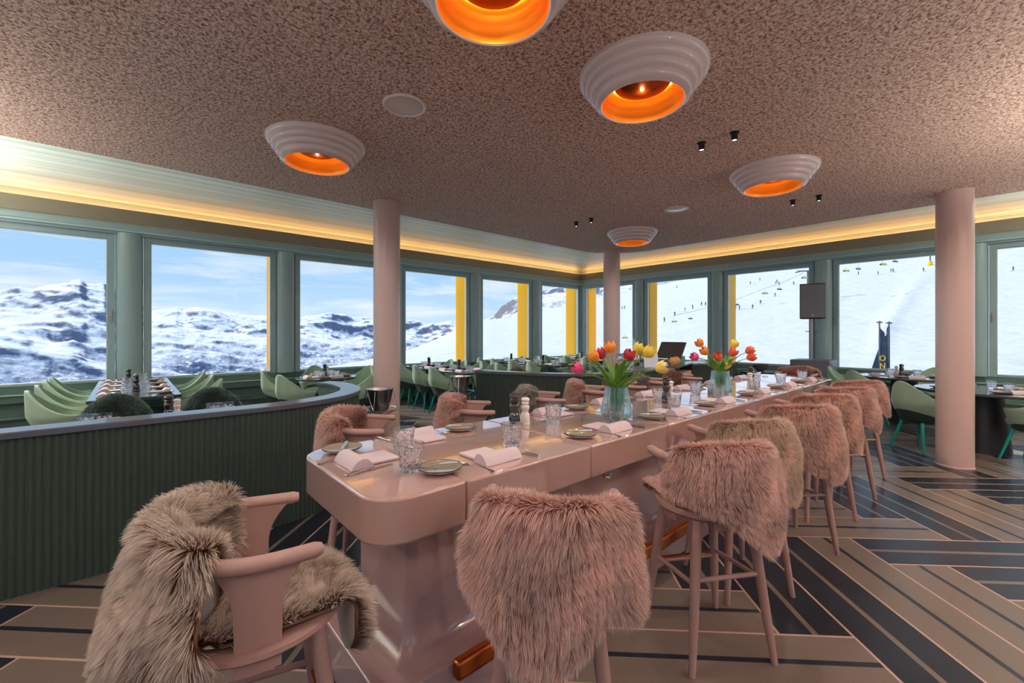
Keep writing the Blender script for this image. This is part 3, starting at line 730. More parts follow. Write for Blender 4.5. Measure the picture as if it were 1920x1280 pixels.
# small black spot cans, each with a real spot light
def make_spot():
    r = empty('spotlight')
    MB().lathe([(.034,0),(.034,-.006),(.024,-.008),(.023,-.06),(.019,-.062)], n=20, cap=False).build('can', M['black'], r)
    MB().lathe([(.019,-.055),(0,-.053)], n=16, cap=False).build('lens', mat('spot_lens', (1,1,1,1), emit=(1,.93,.84,1), estr=6), r)
    return r
PS = Proto(make_spot())
SPOT_W = 12
SPOT_W = 12
spots = [((3.48,1.59),'left one of the nearest pair'),((3.49,1.34),'right one of the nearest pair'),((4.65,3.88),'left one of the far pair above the tulips'),((4.65,3.62),'right one of the far pair above the tulips'),((5.77,1.57),'left one of the pair right of the far lamp'),((5.79,1.32),'right one of the pair right of the far lamp')]
extra = [(0,1.6),(0,1.3),(1.2,-.6),(-1.5,2.6),(3.4,-1.0),(-1.2,-.8)]
def spotlight(x, y, W_):
    l = bpy.data.lights.new('spot', 'SPOT'); l.energy = W_; l.spot_size = R(150); l.spot_blend = 1; l.shadow_soft_size = .015; l.color = (1,.96,.92)
    q = bpy.data.objects.new('spot', l); COL.objects.link(q); q.location = (x, y, CZ-.075)
for (x, y), lb in spots:
    PS.put((x,y,CZ), 0, 'tiny black ceiling spotlight, '+lb, 'spotlight', 'small black ceiling spotlights'); spotlight(x, y, SPOT_W)
for x, y in extra:
    PS.put((x,y,CZ), 0, 'tiny black ceiling spotlight in the part of the ceiling outside the frame', 'spotlight', 'small black ceiling spotlights'); spotlight(x, y, SPOT_W)

# ================================================================== bar table
def rrect(x0, x1, y0, y1, r, corners=(1,1,1,1), n=9):
    pts = []
    for k, (cx, cy, a0) in enumerate(((x1-r,y1-r,0),(x0+r,y1-r,90),(x0+r,y0+r,180),(x1-r,y0+r,270))):
        if corners[k]:
            for q in range(n+1):
                a = R(a0+90*q/n); pts.append((cx+r*math.cos(a), cy+r*math.sin(a)))
        else: pts.append(((x1 if k in (0,3) else x0), (y1 if k in (0,1) else y0)))
    return pts
TY0, TY1, TX0, TX1 = 1.32, 2.16, .59, 6.46
bt = empty('bar_table', (0,0,0), 0, 'long glossy pink bar height table set for dinner in the centre', 'table')
seams = [TX0, .95, 1.70, 2.45, 3.2, 3.95, 4.7, 5.45, TX1]
for k in range(8):
    a, b_ = seams[k]+(.0015 if k else 0), seams[k+1]-(.0015 if k < 7 else 0)
    cn = (1 if k == 7 else 0, 1 if k == 0 else 0, 1 if k == 0 else 0, 1 if k == 7 else 0)
    MB().prism(rrect(a, b_, TY0, TY1, .135, cn), .735, .90).build('top_segment', [M['pink_top']], bt, bevel=.012, seg=3, auto=50)
# pedestal: body flaring out into a plinth
sec = [(0,.735,.0),(0,.32,.0),(.01,.26,0),(.035,.215,0),(.09,.20,0)]
P = []
for off, z, _ in sec:
    P.append([(x, y, z) for x, y in rrect(.80-off, 6.25+off, 1.50-off, 1.99+off, .05)] )
for r_ in P: r_.append(r_[0])
MB().grid(P, flip=True).build('pedestal', M['pink_lacquer'], bt, auto=60)
MB().prism(rrect(.64, 6.40, 1.375, 2.11, .03), 0, .2).build('plinth', M['pink_lacquer'], bt, bevel=.008)
for y0, y1 in ((1.335, 1.378), (2.107, 2.15)):
    tag(MB().box(.92, 6.3, y0, y1, .14, .215).build('foot_rail', M['copper'], bt, bevel=.014, seg=4), 'copper clad foot rail')
for x in (.97, 1.86, 2.9, 4.0, 5.1):
    MB().tube([(x,1.36,.735),(x,1.36,.70),(x+.03,1.355,.69),(x+.045,1.35,.715)], .006, 6).box(x-.02,x+.02,1.35,1.39,.727,.735).build('bag_hook', M['dsteel'], bt)

# ================================================================== bar stools
def upath(n=81):
    pts = [(.13, -.215)]
    for k in range(41):
        a = -pi/2-.08-(pi-.16+.0)*k/40 if False else R(275-190*k/40)   # right side over the rear to the left side
        pts.append((.215*math.cos(a)-.015, .228*math.sin(a)))
    pts.append((.13, .215)); pts = np.array(pts)
    d = np.r_[0, np.cumsum(np.hypot(*np.diff(pts, axis=0).T))]; s = np.linspace(0, d[-1], n)
    q = np.stack([np.interp(s, d, pts[:,0]), np.interp(s, d, pts[:,1])], 1)
    for _ in range(4): q[1:-1] = (q[:-2]+2*q[1:-1]+q[2:])/4
    return q
UP = upath()
def ueval(s):          # s in -1..1, 0 = rear centre
    t = (np.asarray(s)+1)/2*(len(UP)-1); x = np.interp(t, range(len(UP)), UP[:,0]); y = np.interp(t, range(len(UP)), UP[:,1])
    x2 = np.interp(t+.8, range(len(UP)), UP[:,0]); y2 = np.interp(t+.8, range(len(UP)), UP[:,1]); x1 = np.interp(t-.8, range(len(UP)), UP[:,0]); y1 = np.interp(t-.8, range(len(UP)), UP[:,1])
    dx, dy = x2-x1, y2-y1; l = np.hypot(dx, dy)+1e-9
    nx, ny = -dy/l, dx/l
    flip = np.sign(nx*x+ny*y); flip = np.where(flip == 0, 1, flip)
    return x, y, nx*flip, ny*flip
def make_stool():
    r = empty('bar_stool')
    MB().lathe([(0,.632),(.17,.632),(.215,.638),(.228,.650),(.226,.662),(.21,.667),(.17,.662),(0,.655)], n=40, cap=False).build('seat', M['oak'], r)
    MB().box(-.13,.13,-.13,.13,.61,.634).build('seat_frame', M['oak'], r, bevel=.01)
    for sx, sy in ((1,1),(1,-1),(-1,1),(-1,-1)):
        MB().tube([(.13*sx,.13*sy,.628),(.152*sx,.152*sy,.45),(.178*sx,.178*sy,.2),(.20*sx,.20*sy,0)], [.022,.0225,.0195,.0135], 14).build('leg', M['oak'], r)
    q = .158
    for a, b_, z in (((q,-q),(q,q),.30),):
        f = MB().tube([(q+.008,-q,z),(q+.008,q,z)], .012, 8).build('footrest', M['oak'], r)
        tag(MB().box(q-.004,q+.022,-q+.02,q-.02,z+.008,z+.016).build('wear_plate', M['copper'], f, bevel=.003), 'copper plate on the footrest')
    for y in (-q-.004, q+.004): MB().tube([(-q,y,.36),(q,y,.33)], .0105, 8).build('stretcher', M['oak'], r)
    MB().tube([(-q-.002,-q,.38),(-q-.002,q,.38)], .0105, 8).build('stretcher', M['oak'], r)
    s = np.linspace(-1, 1, 61); x, y, nx, ny = ueval(s)
    z = .882+.022*np.cos(s*pi/2)**2
    rad = np.where(abs(s) > .97, .015, .021)
    MB().tube(list(zip(x, y, z)), list(rad), 12, flat=.95).build('top_rail', M['oak'], r)
    # bent veneer uprights below the rail
    def plate(s0, w0, w1, nm):
        P = []; Q = []
        for k in range(17):
            t = k/16; zz = .60+(.875-.60)*t
            wd = w0+(w1-w0)*max(0, (t-.55)/.45)**2.2
            ss = np.linspace(s0-wd, s0+wd, 9)
            if s0 > .3: ss = np.linspace(s0-wd, min(.99, s0+wd), 9)
            if s0 < -.3: ss = np.linspace(max(-.99, s0-wd), s0+wd, 9)
            a, b_, c, d = ueval(ss); k2 = -.012-.022*(1-t)
            zt = zz+.022*np.cos(ss*pi/2)**2*t
            P.append(list(zip(a+c*(k2+.006), b_+d*(k2+.006), zt))); Q.append(list(zip(a+c*(k2-.006), b_+d*(k2-.006), zt)))
        mb = MB().grid(P).grid(Q, flip=True)
        n1 = 17*9
        ring = [k*9 for k in range(17)]+[16*9+j for j in range(1,9)]+[k*9+8 for k in range(15,-1,-1)]+[j for j in range(7,0,-1)]
        mb.f += [(ring[i], ring[(i+1)%len(ring)], n1+ring[(i+1)%len(ring)], n1+ring[i]) for i in range(len(ring))]; mb.m += [0]*len(ring)
        return mb.build(nm, M['oak'], r)
    plate(.70, .115, .235, 'side_upright'); plate(-.70, .115, .235, 'side_upright'); plate(0, .20, .30, 'back_upright')
    return r

# ------------------------------------------------------------------ sheepskins
def fur_obj(name, grids, m_fur, nh, hl, wd, seed, loc, rz, label, group, cat='sheepskin', lean=.52, clump=.28, K=34, z_sag=.2):
    rs_ = np.random.RandomState(seed); V = []; F = []; T = []; off = 0; MI = []
    areas = []
    for G in grids:
        G = np.asarray(G); a = np.linalg.norm(np.cross(G[1:, :-1]-G[:-1, :-1], G[:-1, 1:]-G[:-1, :-1]), axis=-1); areas.append(a.sum())
    tot = sum(areas)
    for G, ar in zip(grids, areas):
        G = np.asarray(G, float); nu, nv = G.shape[:2]
        du = np.gradient(G, axis=0); dv = np.gradient(G, axis=1); N = np.cross(du, dv); N /= np.linalg.norm(N, axis=-1, keepdims=True)+1e-9
        Fl = dv/(np.linalg.norm(dv, axis=-1, keepdims=True)+1e-9)
        # base slab (both faces and the rim)
        B = G-N*.010; idx = np.arange(nu*nv).reshape(nu, nv)
        V.append(G.reshape(-1,3)); V.append(B.reshape(-1,3)); T.append(np.full(2*nu*nv, .0))
        q = np.stack([idx[:-1,:-1], idx[1:,:-1], idx[1:,1:], idx[:-1,1:]], -1).reshape(-1,4); n1 = nu*nv
        tri = np.concatenate([q[:,[0,1,2]], q[:,[0,2,3]]]); tb = tri[:, ::-1]+n1
        ring = np.r_[idx[:,0], idx[-1,1:], idx[-2::-1,-1], idx[0,-2:0:-1]]; r2 = np.roll(ring, -1)
        rim = np.concatenate([np.stack([ring, r2, r2+n1], -1), np.stack([ring, r2+n1, ring+n1], -1)])
        F += [tri+off, tb+off, rim+off]; MI += [np.zeros(len(tri)), np.ones(len(tb)), np.zeros(len(rim))]; off += 2*n1
        # hairs, area weighted
        n = int(nh*ar/tot)
        a = np.linalg.norm(np.cross(du, dv), axis=-1)[:-1,:-1].ravel(); c = rs_.choice(len(a), n, p=a/a.sum())
        ci, cj = c//(nv-1), c % (nv-1); fu, fv = rs_.rand(n), rs_.rand(n)
        def smp(X, ci=ci, cj=cj, fu=fu, fv=fv):
            return (X[ci,cj]*((1-fu)*(1-fv))[:,None]+X[ci+1,cj]*(fu*(1-fv))[:,None]+X[ci,cj+1]*((1-fu)*fv)[:,None]+X[ci+1,cj+1]*(fu*fv)[:,None])
        def smp_uv(X, u, v):
            u = np.clip(u, 0, .9999)*(nu-1); v = np.clip(v, 0, .9999)*(nv-1); i = u.astype(int); j = v.astype(int); return smp(X, i, j, u-i, v-j)
        p = smp(G); nn = smp(N); fl = smp(Fl); uu = (ci+fu)/(nu-1); vv = (cj+fv)/(nv-1)
        # clump centres: jittered cells in metric space
        Lu = np.linalg.norm(du, axis=-1).mean()*(nu-1); Lv = np.linalg.norm(dv, axis=-1).mean()*(nv-1); ku = max(3, Lu*K); kv = max(3, Lv*K)
        cu, cv = np.floor(uu*ku), np.floor(vv*kv); h1 = np.sin(cu*127.1+cv*311.7+seed)*43758.5; h2 = np.sin(cu*269.5+cv*183.3+seed)*43758.5; h1 -= np.floor(h1); h2 -= np.floor(h2)
        pc = smp_uv(G, (cu+h1)/ku, (cv+h2)/kv); nc = smp_uv(N, (cu+h1)/ku, (cv+h2)/kv); fc = smp_uv(Fl, (cu+h1)/ku, (cv+h2)/kv)
        ou = smp(du); ou /= np.linalg.norm(ou, axis=-1, keepdims=True)+1e-9
        eu = np.where(uu > .5, np.exp(-(1-uu)*Lu/.022), -np.exp(-uu*Lu/.022)); ev = np.where(vv > .5, np.exp(-(1-vv)*Lv/.02)*.4, -np.exp(-vv*Lv/.02)*1.6)
        splay = ou*eu[:,None]*1.3+fl*ev[:,None]
        nz = np.stack([NZ.n2(p[:,0]*13+k*7.7, p[:,1]*9+p[:,2]*13+k*3.1) for k in range(3)], -1)
        edge = np.minimum(np.minimum(uu, 1-uu)*Lu, np.minimum(vv, 1-vv)*Lv); eh = np.clip(edge/.02, .8, 1)
        H = hl*(rs_.rand(n)*.5+.7)*eh*(1+.3*nz[:,0])
        def dirf(n_, f_, z_): 
            d = n_*(1-lean*.6)+f_*lean+z_*.45; return d/(np.linalg.norm(d, axis=-1, keepdims=True)+1e-9)
        d = dirf(nn, fl, nz*1.2+rs_.randn(n,3)*.42+splay*1.6); dc = dirf(nc, fc, nz)
        sag = np.array([0,0,-1.])*hl*z_sag
        p1 = p+d*(H*.38)[:,None]; p2 = p+d*(H*.74)[:,None]+sag*.35; tip = p+d*H[:,None]+sag
        tc_ = pc+dc*(hl*.95)+sag
        p2 = p2+(tc_-tip)*clump*.4*(1-np.abs(eu))[:,None]; tip = tip+(tc_-tip)*clump*(1-np.abs(eu))[:,None]
        sd_ = np.cross(d, rs_.randn(n,3)); sd_ /= np.linalg.norm(sd_, axis=-1, keepdims=True)+1e-9
        w_ = (wd*(.7+.6*rs_.rand(n)))[:,None]
        vs = np.stack([p-sd_*w_, p+sd_*w_, p1-sd_*w_*.95, p1+sd_*w_*.95, p2-sd_*w_*.6, p2+sd_*w_*.6, tip], 1)
        base = off+np.arange(n)[:,None]*7
        tr_ = np.concatenate([base+np.array(k) for k in ((0,1,3),(0,3,2),(2,3,5),(2,5,4),(4,5,6))])
        V.append(vs.reshape(-1,3)); T.append(np.tile([.05,.05,.4,.4,.75,.75,1.], n)); F.append(tr_); MI.append(np.zeros(len(tr_))); off += 7*n
    V = np.concatenate(V).astype(np.float32); F = np.concatenate(F).astype(np.int32); T = np.concatenate(T).astype(np.float32); MI = np.concatenate(MI).astype(np.int32)
    me = bpy.data.meshes.new(name); me.vertices.add(len(V)); me.vertices.foreach_set('co', V.ravel()); me.loops.add(F.size); me.loops.foreach_set('vertex_index', F.ravel())
    me.polygons.add(len(F)); me.polygons.foreach_set('loop_start', np.arange(len(F), dtype=np.int32)*3); me.polygons.foreach_set('material_index', MI); me.polygons.foreach_set('use_smooth', np.ones(len(F), dtype=bool))
    me.materials.append(m_fur); me.materials.append(M['skin_leather']); at3 = me.attributes.new('hair_t', 'FLOAT', 'POINT'); at3.data.foreach_set('value', T); me.update(calc_edges=True)
    o = bpy.data.objects.new(name, me); COL.objects.link(o); o.location = loc; o.rotation_euler = (0,0,rz); return tag(o, label, cat, group)
def drape_grid(s0, s1, lout, lin, bulge=.02, nu=41, nv=40, wave=.012, seed=0, ztop=.905, hump=.03):
    s = np.linspace(s0, s1, nu); x, y, nx, ny = ueval(s); t = np.linspace(-1, 1, nu)
    Lo = np.interp(t, np.linspace(-1, 1, len(lout)), lout); 
    for _ in range(3): Lo[1:-1] = (Lo[:-2]+2*Lo[1:-1]+Lo[2:])/4
    Li = np.full(nu, lin)*(1-.5*np.abs(t)**4)
    ztop = ztop+hump*np.clip(1-t**2, 0, 1)
    G = np.zeros((nu, nv, 3)); na, nb, nc_ = 10, 9, nv-19
    r_ = .034
    for k in range(nv):
        if k < na: f = 1-k/na; off = -r_-.004*f; z = ztop-Li*f
        elif k < na+nb: a = pi*(1-(k-na)/(nb-1)); off = r_*math.cos(a)+.0; z = ztop+r_*math.sin(a)+0*Li
        else: f = (k-na-nb+1)/nc_; off = r_+bulge*math.sin(min(1, f*1.3)*pi/2)+.0*f; z = ztop-Lo*f
        of = off+wave*NZ.n2(s*5+seed, np.full(nu, k*.13+seed))*(1 if k > na+nb else .3)
        # below the seat level the hanging hide swings a little inwards
        G[:,k,0] = x+nx*of; G[:,k,1] = y+ny*of; G[:,k,2] = z
    return G
def seat_grid(x0=-.17, x1=.245, w=.225, front=.20, nu=30, nv=26, z0=.685, skew=0):
    G = np.zeros((nu, nv, 3))
    for i, u in enumerate(np.linspace(-1, 1, nu)):
        for j, v in enumerate(np.linspace(0, 1, nv)):
            l = v*((x1-x0)+front*(1-.45*u*u)); 
            if l < x1-x0: x, z = x0+l, z0+.006*math.sin(u*5)
            else: a = min((l-(x1-x0))/.05, 1)*pi/2; x = x1+.035*math.sin(a); z = z0-.035*(1-math.cos(a))-max(0, l-(x1-x0)-.05)
            rr = .235; yy = u*w*(1-.18*max(0, x/.25)**2)
            if x < 0 and math.hypot(x, yy) > .2: k = .2/math.hypot(x, yy); x *= k; yy *= k
            G[i,j] = (x, yy+skew*v, z)
    return G[::-1]
PSTOOL = Proto(make_stool())
stools = [  # x, y, yaw, label
 (.285,1.42,-8,'bar stool at the near end of the bar table, arms facing the table'),
 (1.055,.985,42,'pink oak bar stool nearest the camera at bottom centre, back to the viewer'),
 (2.05,.92,59,'second bar stool on the near long side, all four legs in view'),
 (2.67,1.02,58,'third bar stool on the near long side, under the beige brown sheepskin'),
 (3.44,.97,50,'fourth bar stool on the near long side, under the large rust pink sheepskin'),
 (4.17,1.00,52,'fifth bar stool on the near long side'),
 (4.84,.98,50,'sixth bar stool on the near long side'),
 (5.62,1.02,50,'seventh and farthest bar stool on the near long side'),
 (1.12,2.60,-35,'first bar stool on the far long side beside the curved green partition'),
 (1.98,2.64,-35,'second bar stool on the far long side before the thick pink column'),
 (2.80,2.66,-42,'third bar stool on the far long side, under the grey sheepskin'),
 (3.50,2.68,-45,'fourth bar stool on the far long side left of the first tulip vase'),
 (4.12,2.68,-45,'fifth bar stool on the far long side right of the first tulip vase'),
 (4.68,2.68,-50,'sixth bar stool on the far long side beyond the second black pepper mill'),
 (5.45,2.68,-50,'seventh bar stool on the far long side, left of the second tulip vase'),
 (6.95,1.85,178,'bar stool at the far end of the bar table by the subwoofer')]
for x, y, a, lb in stools: PSTOOL.put((x,y,0), R(a), lb, 'bar stool', 'pink oak bar stools')
def sk(i, fur, nh, hl, lout, lin, rng, lab, seat=None, wd=.0011, **kw):
    x, y, a, _ = stools[i]; s0, s1 = rng
    G = [drape_grid(s0, s1, lout, lin, seed=i*3.3, bulge=kw.pop('bulge', .03), wave=kw.pop('wave', .014))]
    if seat is not None: G.append(seat_grid(**seat))
    fur_obj('sheepskin', G, FUR[fur], nh, hl, wd, 11+i, (x,y,0), R(a), lab, 'sheepskins on the bar stools', **kw)
# s runs from the sitter's right arm (-1) round the back to the left arm (+1)
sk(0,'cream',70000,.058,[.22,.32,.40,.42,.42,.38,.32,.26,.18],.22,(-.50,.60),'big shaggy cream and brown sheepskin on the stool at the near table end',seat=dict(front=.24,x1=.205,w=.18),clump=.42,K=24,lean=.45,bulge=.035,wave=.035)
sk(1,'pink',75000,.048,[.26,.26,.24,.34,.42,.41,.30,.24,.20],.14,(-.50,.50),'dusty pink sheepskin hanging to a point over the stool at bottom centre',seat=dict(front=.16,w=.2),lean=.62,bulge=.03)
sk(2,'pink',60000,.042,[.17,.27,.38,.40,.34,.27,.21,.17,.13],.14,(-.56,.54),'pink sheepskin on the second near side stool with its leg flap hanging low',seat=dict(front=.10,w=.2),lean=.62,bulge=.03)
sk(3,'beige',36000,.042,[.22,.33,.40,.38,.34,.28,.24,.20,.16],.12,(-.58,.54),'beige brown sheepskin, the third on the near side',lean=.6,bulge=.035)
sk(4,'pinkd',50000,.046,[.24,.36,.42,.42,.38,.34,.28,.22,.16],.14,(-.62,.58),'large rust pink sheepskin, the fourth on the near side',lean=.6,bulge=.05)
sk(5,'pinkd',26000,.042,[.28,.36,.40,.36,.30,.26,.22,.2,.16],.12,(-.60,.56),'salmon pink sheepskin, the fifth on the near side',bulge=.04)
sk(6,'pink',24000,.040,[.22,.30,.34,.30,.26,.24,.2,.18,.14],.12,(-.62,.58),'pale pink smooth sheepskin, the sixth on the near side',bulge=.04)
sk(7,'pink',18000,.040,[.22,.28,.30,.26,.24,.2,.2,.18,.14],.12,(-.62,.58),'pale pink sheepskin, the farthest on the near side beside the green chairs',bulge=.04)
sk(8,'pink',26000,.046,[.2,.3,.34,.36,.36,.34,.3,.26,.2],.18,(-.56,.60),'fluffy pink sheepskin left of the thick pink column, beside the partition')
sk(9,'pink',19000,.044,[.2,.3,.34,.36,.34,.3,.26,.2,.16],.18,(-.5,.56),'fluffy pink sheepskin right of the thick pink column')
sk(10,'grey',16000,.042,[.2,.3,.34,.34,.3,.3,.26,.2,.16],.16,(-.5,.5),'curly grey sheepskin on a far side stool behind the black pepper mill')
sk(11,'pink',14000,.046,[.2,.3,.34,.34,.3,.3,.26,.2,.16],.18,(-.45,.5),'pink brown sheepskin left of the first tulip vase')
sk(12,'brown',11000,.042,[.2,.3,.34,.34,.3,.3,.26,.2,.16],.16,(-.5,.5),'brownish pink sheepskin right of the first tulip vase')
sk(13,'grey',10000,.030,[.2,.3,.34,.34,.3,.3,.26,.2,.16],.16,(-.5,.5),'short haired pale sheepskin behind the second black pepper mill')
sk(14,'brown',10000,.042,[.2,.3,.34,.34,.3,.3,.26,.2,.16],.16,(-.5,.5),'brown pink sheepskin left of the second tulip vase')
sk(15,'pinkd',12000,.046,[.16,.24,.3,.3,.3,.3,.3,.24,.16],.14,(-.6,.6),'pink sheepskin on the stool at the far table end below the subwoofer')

# ================================================================== tableware
def make_plate():
    r = empty('bread_plate')
    MB().lathe([(0,.004),(.045,.004),(.05,.001),(.055,.004),(.082,.013),(.088,.019)], n=40, cap=False).build('underside', M['plate_w'], r)
    MB().lathe([(0,.0075),(.06,.0085),(.078,.014),(.0865,.0205)], n=40, cap=False).build('well', M['plate'], r)
    MB().lathe([(.086,.0195),(.0875,.0222),(.0895,.0215),(.0885,.0185)], n=40, cap=False).build('rim', M['rim'], r); return r
def make_knife(L=.21, blade=.5, name='table_knife', hm='steel'):
    r = empty(name)
    MB().box(-L*blade,0,-.0075,.0075,.001,.0028).build('blade', M['steel'], r, bevel=.001)
    MB().tube([(0,0,.0045),(.01,0,.0055),(L*(1-blade)*.6,0,.0065),(L*(1-blade),0,.006)], [.004,.0055,.007,.0055], 10, flat=.7).build('handle', M[hm], r); return r
def make_fork():
    r = empty('table_fork')
    mb = MB(); mb.tube([(.0,0,.004),(.05,0,.012),(.10,0,.008),(.135,0,.004)], [.003,.003,.005,.008], 10, flat=.45); mb.build('handle', M['steel'], r)
    h = MB()
    P = [[(x, y*w_, z) for y in (-1,-.33,.33,1)] for x, w_, z in ((0,.003,.004),(-.012,.009,.006),(-.028,.0125,.005))]
    h.grid(P)
    for k in range(4):
        y = -.0105+.007*k; h.tube([(-.027,y,.005),(-.05,y,.003),(-.07,y,.009)], [.0019,.0019,.0012], 6)
    h.build('tines', M['steel'], r); return r
def make_glass():
    r = empty('tumbler'); n = 54; H = .110
    def facet(i, j):
        return 1
    mb = MB(); Z = np.linspace(.0, H, 22); P = []
    for i in range(n+1):
        row = []
        for z in Z:
            f = z/H; rad_ = .041+.013*f
            w_ = 0
            if .16 < f < .80:      # crossing diagonal cuts
                u = i/n*9; a = abs(((u+f*4.2) % 1)-.5); b_ = abs(((u-f*4.2) % 1)-.5); w_ = -.0034*(max(0, .5-a*2.4)+max(0, .5-b_*2.4))
            elif f <= .16: w_ = -.0015*(i % 2)
            row.append(((rad_+w_)*math.cos(2*pi*i/n), (rad_+w_)*math.sin(2*pi*i/n), z))
        P.append(row)
    mb.grid(P)
    Q = [[((.0378+.013*f)*math.cos(2*pi*i/n), (.0378+.013*f)*math.sin(2*pi*i/n), .014+(H-.014)*f) for f in np.linspace(0, 1, 6)] for i in range(n+1)]
    mb.grid(Q, flip=True)
    k = len(mb.v)
    mb.v += [(0,0,0), (0,0,.014)]; nr = len(Z)
    for i in range(n):
        mb.f += [(k, (i+1)*nr, i*nr), (k+1, (n+1)*nr+i*6, (n+1)*nr+(i+1)*6), (i*nr+nr-1, (i+1)*nr+nr-1, (n+1)*nr+(i+1)*6+5, (n+1)*nr+i*6+5)]; mb.m += [0,0,0]
    o = mb.build('bowl', M['glass'], r, smooth=False); return r
def make_napkin():
    r = empty('napkin')
    # long axis = sitter's right (+x); flat tail lies towards the table centre (+y)
    MB().box(-.085,.07,.0,.15,.001,.012).build('flat_fold', M['napkin'], r, bevel=.003)
    prof_ = [(-.075,.001),(-.068,.014),(-.05,.034),(-.028,.042),(-.006,.038),(.012,.02),(.022,.001)]
    inn = [(y*.93-.002, max(.002, z*.9)) for y, z in prof_]
    mb = MB(); P = []
    for x in np.linspace(-.10, .10, 6): P.append([(x, y, z+.001*math.sin(x*40)) for y, z in prof_])
    mb.grid(P, flip=True)
    mb.add([(-.10,y,z) for y, z in prof_], [tuple(range(7))]); mb.add([(.10,y,z) for y, z in prof_], [tuple(reversed(range(7)))]); mb.add([(-.10,-.075,.001),(.10,-.075,.001),(.10,.022,.001),(-.10,.022,.001)], [(0,3,2,1)])
    mb.build('rolled_fold', M['napkin'], r, bevel=.003, auto=60); return r
def make_mill(m1, name, H=.21):
    r = empty(name); k = H/.21
    pr = [(0,0),(.030,0),(.031,.004),(.030,.012),(.0285,.016),(.030,.022),(.030,.05),(.0285,.07),(.022,.085),(.020,.095),(.0225,.105),(.0275,.118),(.0285,.128),(.024,.140),(.0195,.146),(.0195,.150)]
    MB().lathe([(a*k, z*k) for a, z in pr], n=28, cap=False, rad=lambda i, j: 1.14).build('body', m1, r)
    MB().lathe([(a*k, z*k) for a, z in [(.0195,.150),(.024,.153),(.026,.158),(.023,.164),(.0215,.168),(.027,.176),(.0285,.184),(.026,.193),(.018,.199),(.006,.202),(0,.202)]], n=28, cap=False, rad=lambda i, j: 1.14).build('head', m1, r)
    MB().lathe([(.003*k,.200*k),(.003*k,.206*k),(.007*k,.208*k),(.0075*k,.212*k),(.004*k,.2145*k),(0,.215*k)], n=14, cap=False).build('knob', M['dsteel'], r)
    MB().lathe([(.0305*k,.016*k),(.0312*k,.018*k),(.0305*k,.020*k)], n=28, cap=False, rad=lambda i, j: 1.14).build('ring', M['dsteel'] if m1 != M['mill_white'] else m1, r); return r
PPL, PFK, PGL, PNP = Proto(make_plate()), Proto(make_fork()), Proto(make_glass()), Proto(make_napkin())
PKN = Proto(make_knife()); PBK = Proto(make_knife(.17, .55, 'butter_knife', 'knife_handle'))
PMB, PMW = Proto(make_mill(M['mill_black'], 'pepper_mill')), Proto(make_mill(M['mill_white'], 'salt_mill', .17))
TT = .9005
ordn = ['first','second','third','fourth','fifth','sixth','seventh','eighth']
def setting(x, y, a, who, z=TT, glass=(.47,.10), npo=.27, kn=.42, g=True):
    c, s = math.cos(a), math.sin(a)
    def q(u, v, dz=0): return (x+u*c-v*s, y+u*s+v*c, z+dz)     # u to the sitter's right, v away from the sitter
    PPL.put(q(0,0), a, 'taupe bread plate, '+who, 'plate', 'bread plates on the bar table')
    PBK.put(q(.0,.01,.0215), a+R(-28), 'pale blue butter knife, '+who, 'knife', 'butter knives on the bar table')
    PFK.put(q(.125,-.02), a+R(-80), 'silver fork, '+who, 'fork', 'forks on the bar table')
    PNP.put(q(npo,-.01), a, 'folded pale pink napkin, '+who, 'napkin', 'linen napkins on the bar table')
    PKN.put(q(kn,-.02), a+R(-82), 'silver table knife, '+who, 'knife', 'table knives on the bar table')
    if g: PGL.put(q(*glass), a+random.random(), 'cut glass tumbler, '+who, 'glass', 'cut glass tumblers on the bar table')
for k, x in enumerate((.93,1.80,2.53,3.30,4.12,4.90)): setting(x, 1.475, 0, '%s bar table place from near end, camera side' % ordn[k])
setting(5.66, 1.475, 0, 'far end bar table place, camera side', glass=(.42,.08))
for k, x in enumerate((1.415,2.44,3.08,3.70,4.35,5.05)): setting(x, 2.035, pi, '%s bar table place from near end, partition side' % ordn[k], glass=(.46,.20))
setting(5.85, 2.035, pi, 'far end bar table place, partition side', glass=(.46,.20))
setting(.745, 2.03, -pi/2, 'bar table place at its rounded near end', glass=(.47,.10), npo=.23, kn=.355)
mills = [(1.69,1.875,'black','tall glossy black pepper mill nearest the camera on the bar table'),(1.80,1.90,'white','white salt mill just behind the nearest black pepper mill'),
 (3.19,1.74,'black','black pepper mill between the two tulip vases'),(3.31,1.77,'white','pale salt mill behind the pepper mill between the tulip vases'),
 (4.60,1.62,'white','white salt mill beyond the second tulip vase'),(4.74,1.66,'black','black pepper mill beyond the second tulip vase')]
for x, y, c, lb in mills: (PMB if c == 'black' else PMW).put((x,y,TT), 0, lb, 'pepper mill' if c == 'black' else 'salt mill', 'mills on the bar table')

